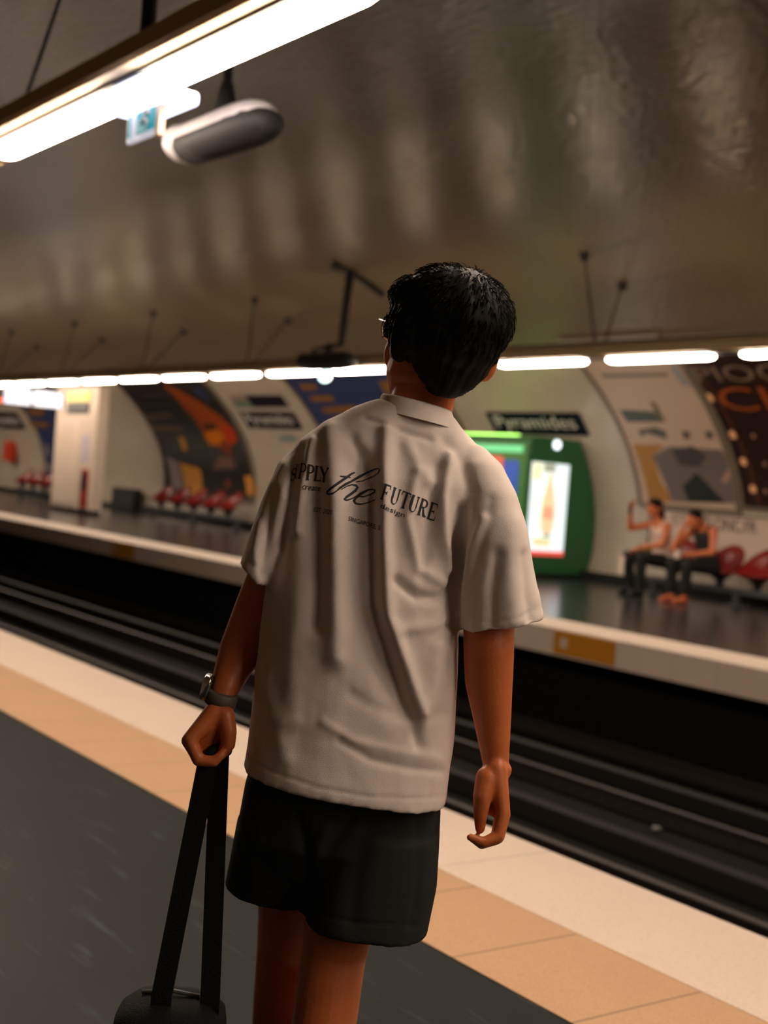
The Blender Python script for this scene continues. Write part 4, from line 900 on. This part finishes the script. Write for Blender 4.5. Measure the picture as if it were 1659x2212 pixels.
# bag held in the left hand
bc = W(366, 2200, 2.22); bp0 = Vector((bc.x, bc.y, .10))
bag = empty('tote_bag', bp0, 'black bag hanging by two long straps from the man\'s left hand', 'bag')
BAGM = mat('black_canvas', (.006, .006, .0065, 1), .8, bump=.3, bscale=300, spec=.2)
tl, tr = W(250, 2178, 2.24), W(490, 2172, 2.24); bm = bmesh.new(); mid = (tl + tr) / 2; hw = (tr - tl) / 2; hw.z = 0
R = [(Vector((mid.x, mid.y, zz)), hw * a, cf * b, 4.0) for zz, a, b in ((.07, .92, .085), (.085, .97, .095), (.2, 1.0, .10), (.35, 1.0, .095), (mid.z - .035, .99, .09), (mid.z - .008, .95, .08))]
R += [(Vector((mid.x, mid.y, mid.z + .012)), hw * .72, cf * .062, 3.0), (Vector((mid.x, mid.y, mid.z + .020)), hw * .45, cf * .035, 2.6)]
rings(bm, R, seg=36); keep(build('bag_body', bm, BAGM, bag, True))
bm = bmesh.new(); tube(bm, [mid + up * .022 - hw * .55, mid + up * .028, mid + up * .022 + hw * .5], .004, 8); keep(build('zip', bm, GREY, bag))
for k, (a, b, wd2, dd) in enumerate((((348, 2158), (451, 1636), 22, -.01), ((454, 2158), (474, 1632), 21, .015))):
    B0 = W(a[0], a[1], 2.21 + dd); B1 = W(b[0], b[1], 2.255 + dd * .5); bm = bmesh.new()
    pts = [B0 - up * .03] + [B0.lerp(B1, t) for t in (0, .2, .4, .6, .8, .97)] + [B1 + up * .004]
    dirs = (B1 - B0).normalized(); wv_ = (Vector(CR) - dirs * Vector(CR).dot(dirs)).normalized()
    ribbon_solid(bm, pts, wv_ * (wd2 / F * 2.23), cf * .0022); keep(build('strap', bm, BAGM, bag))
bm = bmesh.new(); tube(bm, [W(449, 1632, 2.235), W(462, 1624, 2.25), W(478, 1620, 2.27), W(492, 1622, 2.29)], [.008, .012, .012, .009], 12); keep(build('grip', bm, BAGM, bag, True))

# ---- the two seated people on the far platform
def seated(loc, rz, lab, top_m, hairlong, pose, phone):
    e = empty('person', loc, lab, 'person', rz=rz)
    b = bmesh.new()
    hipc = V3(0, 0, .50); ch = V3(0, .09, .80); nb = V3(0, .13, .98)
    rings(b, [(V3(0, -.02, .42), V3(.17, 0, 0), V3(0, .12, 0)), (V3(0, 0, .55), V3(.15, 0, 0), V3(0, .11, 0)), (V3(0, .05, .70), V3(.13, 0, 0), V3(0, .09, 0)), (V3(0, .09, .86), V3(.16, 0, 0), V3(0, .10, 0)), (V3(0, .12, .95), V3(.13, 0, 0), V3(0, .07, 0)), (V3(0, .13, 1.0), V3(.05, 0, 0), V3(0, .05, 0))])
    Hc = pose['head']; caps(b, V3(0, .13, .97), .05, Hc - V3(0, .02, .08), .05)
    hy = pose.get('yaw', 0); f_ = V3(-math.sin(hy), math.cos(hy), -.12).normalized(); r_ = f_.cross(V3(0, 0, 1)).normalized(); u_ = r_.cross(f_)
    head_geo(b, Hc, r_, f_, u_, 1.0)
    for q in (-1, 1):
        k = pose['knees'][(q + 1) // 2]; an = pose['ank'][(q + 1) // 2]
        chain(b, [V3(q * .09, .0, .46), k, an], [.085, .06, .04]); caps(b, an - V3(0, .02, .04), .035, an + V3(0, .14, -.055), .028)
        sh_ = V3(q * .17, .11, .93); el, wr_ = pose['arm'][(q + 1) // 2]
        chain(b, [sh_, el, wr_], [.05, .042, .027])
        hd = pose['hand'][(q + 1) // 2]; hand_local(b, wr_, hd[0], hd[1], .55, 1.0, q)
    me_ = remesh(b, .006, 3, .5); link('body', me_, SKIN2, e, True)
    # clothes
    b = bmesh.new(); rings(b, [(V3(0, -.01, .47), V3(.185, 0, 0), V3(0, .14, 0)), (V3(0, .02, .58), V3(.165, 0, 0), V3(0, .125, 0)), (V3(0, .05, .70), V3(.145, 0, 0), V3(0, .105, 0)), (V3(0, .09, .84), V3(.17, 0, 0), V3(0, .115, 0)), (V3(0, .105, .90), V3(.13, 0, 0), V3(0, .095, 0))])
    for q in (-1, 1): chain(b, [V3(q * .10, .03, .88), V3(q * .10, .12, .985), V3(q * .095, .17, .9)], [.022, .018, .022])
    link('tank_top', remesh(b, .008, 3), top_m, e, True)
    b = bmesh.new(); rings(b, [(V3(0, -.02, .40), V3(.18, 0, 0), V3(0, .14, 0)), (V3(0, -.01, .52), V3(.175, 0, 0), V3(0, .13, 0))])
    for q in (-1, 1):
        k = pose['knees'][(q + 1) // 2]; an = pose['ank'][(q + 1) // 2]; chain(b, [V3(q * .09, .0, .46), k, k.lerp(an, .85)], [.098, .078, .062])
    link('trousers', remesh(b, .008, 3), mat('black_trousers', (.008, .008, .009, 1), .8), e, True)
    b = bmesh.new(); P = lambda x, y, z: Hc + r_ * x + f_ * y + u_ * z
    ellips(b, P(0, -.02, .05), (r_ * .088, f_ * .10, u_ * .082)); ellips(b, P(0, -.045, .0), (r_ * .092, f_ * .075, u_ * .10))
    if hairlong: chain(b, [P(0, -.05, .02), P(0, -.085, -.08), P(0, -.10, -.18), P(.02, -.10, -.25)], [.095, .09, .08, .045])
    link('hair', remesh(b, .007, 4), HAIR, e, True)
    for q in (0, 1):
        an = pose['ank'][q]; b = bmesh.new(); caps(b, an + V3(0, 0, .02), .052, an + V3(0, 0, -.05), .05) if pose.get('big') else None; caps(b, an + V3(0, 0, -.045), .048, an + V3(0, .14, -.055), .04) if pose.get('big') else None; rings(b, [(V3(an.x, an.y - .05, .02), V3(.03, 0, 0), V3(0, 0, .018)), (V3(an.x, an.y + .05, .02), V3(.042, 0, 0), V3(0, 0, .02)), (V3(an.x, an.y + .17, .02), V3(.04, 0, 0), V3(0, 0, .018)), (V3(an.x, an.y + .20, .018), V3(.02, 0, 0), V3(0, 0, .012))], seg=14); link('sandal', (lambda m_: m_)(remesh(b, .006, 1)), pose['shoe'], e, True)
    e.scale = (1.08, 1.08, 1.08); return e
PI = math.pi
ss = V3(-13.1, 14.08, 0)
pA = dict(head=V3(.03, .20, 1.15), yaw=.25, knees=(V3(-.12, .46, .50), V3(.12, .48, .50)), ank=(V3(-.10, .42, .10), V3(.14, .40, .10)), arm=((V3(-.20, .20, .68), V3(-.04, .42, .62)), (V3(.26, .38, .86), V3(.17, .47, 1.10))), hand=((V3(.8, .5, -.2), V3(0, 0, -1)), (V3(-.3, .0, 1), V3(-1, .0, 0))), shoe=mat('black_shoe', (.01, .01, .01, 1), .5), big=1)
w1 = seated((-12.85, 14.05, 0), PI - .15, 'seated woman in white tank top and black trousers, one hand raised to her face', mat('white_top', srgb(228, 200, 186), .8), True, pA, True)
pB = dict(head=V3(.02, .27, 1.05), yaw=.15, knees=(V3(-.13, .47, .49), V3(.10, .50, .49)), ank=(V3(-.10, .44, .10), V3(.12, .46, .10)), arm=((V3(-.25, .18, .66), V3(-.02, .42, .60)), (V3(.20, .42, .66), V3(.10, .36, .93))), hand=((V3(.9, .3, -.1), V3(0, 0, -1)), (V3(-.3, -.1, .9), V3(-.6, -.6, 0))), shoe=mat('pink_sandal', srgb(190, 105, 85), .5))
w2 = seated((-12.0, 14.0, 0), PI - .1, 'seated person in dark sleeveless top leaning forward with hand at the chin', mat('dark_top', (.02, .018, .018, 1), .8), False, pB, True)
def at(e, v): return e.location + 1.08 * Matrix.Rotation(e.rotation_euler.z, 3, 'Z') @ vec(v)
# things they hold
def small_obj(name, e, c, half, lab, cat, m, n=4):
    p = at(e, c); b = bmesh.new(); X, Y, Z = [Matrix.Rotation(e.rotation_euler.z, 3, 'Z') @ vec(h) for h in half]
    rings(b, [(p - Z, X * .9, Y * .9, n), (p - Z * .8, X, Y, n), (p + Z * .8, X, Y, n), (p + Z, X * .9, Y * .9, n)], seg=20); tag(build(name, b, m), lab, cat)
small_obj('phone', w1, V3(.14, .50, 1.12), (V3(.035, 0, 0), V3(0, .006, 0), V3(0, .01, .07)), 'dark phone held up by the woman in the white top', 'phone', BLK)
small_obj('paper_cup', w2, V3(.02, .50, .60), (V3(.045, 0, 0), V3(0, .045, 0), V3(0, 0, .055)), 'pale cup held on the lap of the person in the dark top', 'cup', WHT, 2)
small_obj('green_pouch', w1, V3(-.02, .33, .615), (V3(.11, 0, 0), V3(0, .07, 0), V3(0, 0, .045)), 'small olive green pouch on the lap of the woman in white', 'pouch', mat('olive_cloth', srgb(110, 98, 50), .8), 3)
small_obj('paper_bag', w1, V3(.13, .575, .38), (V3(.06, 0, 0), V3(0, .012, 0), V3(0, 0, .13)), 'narrow white card hanging at the knee of the woman in white', 'card', WHT, 3)
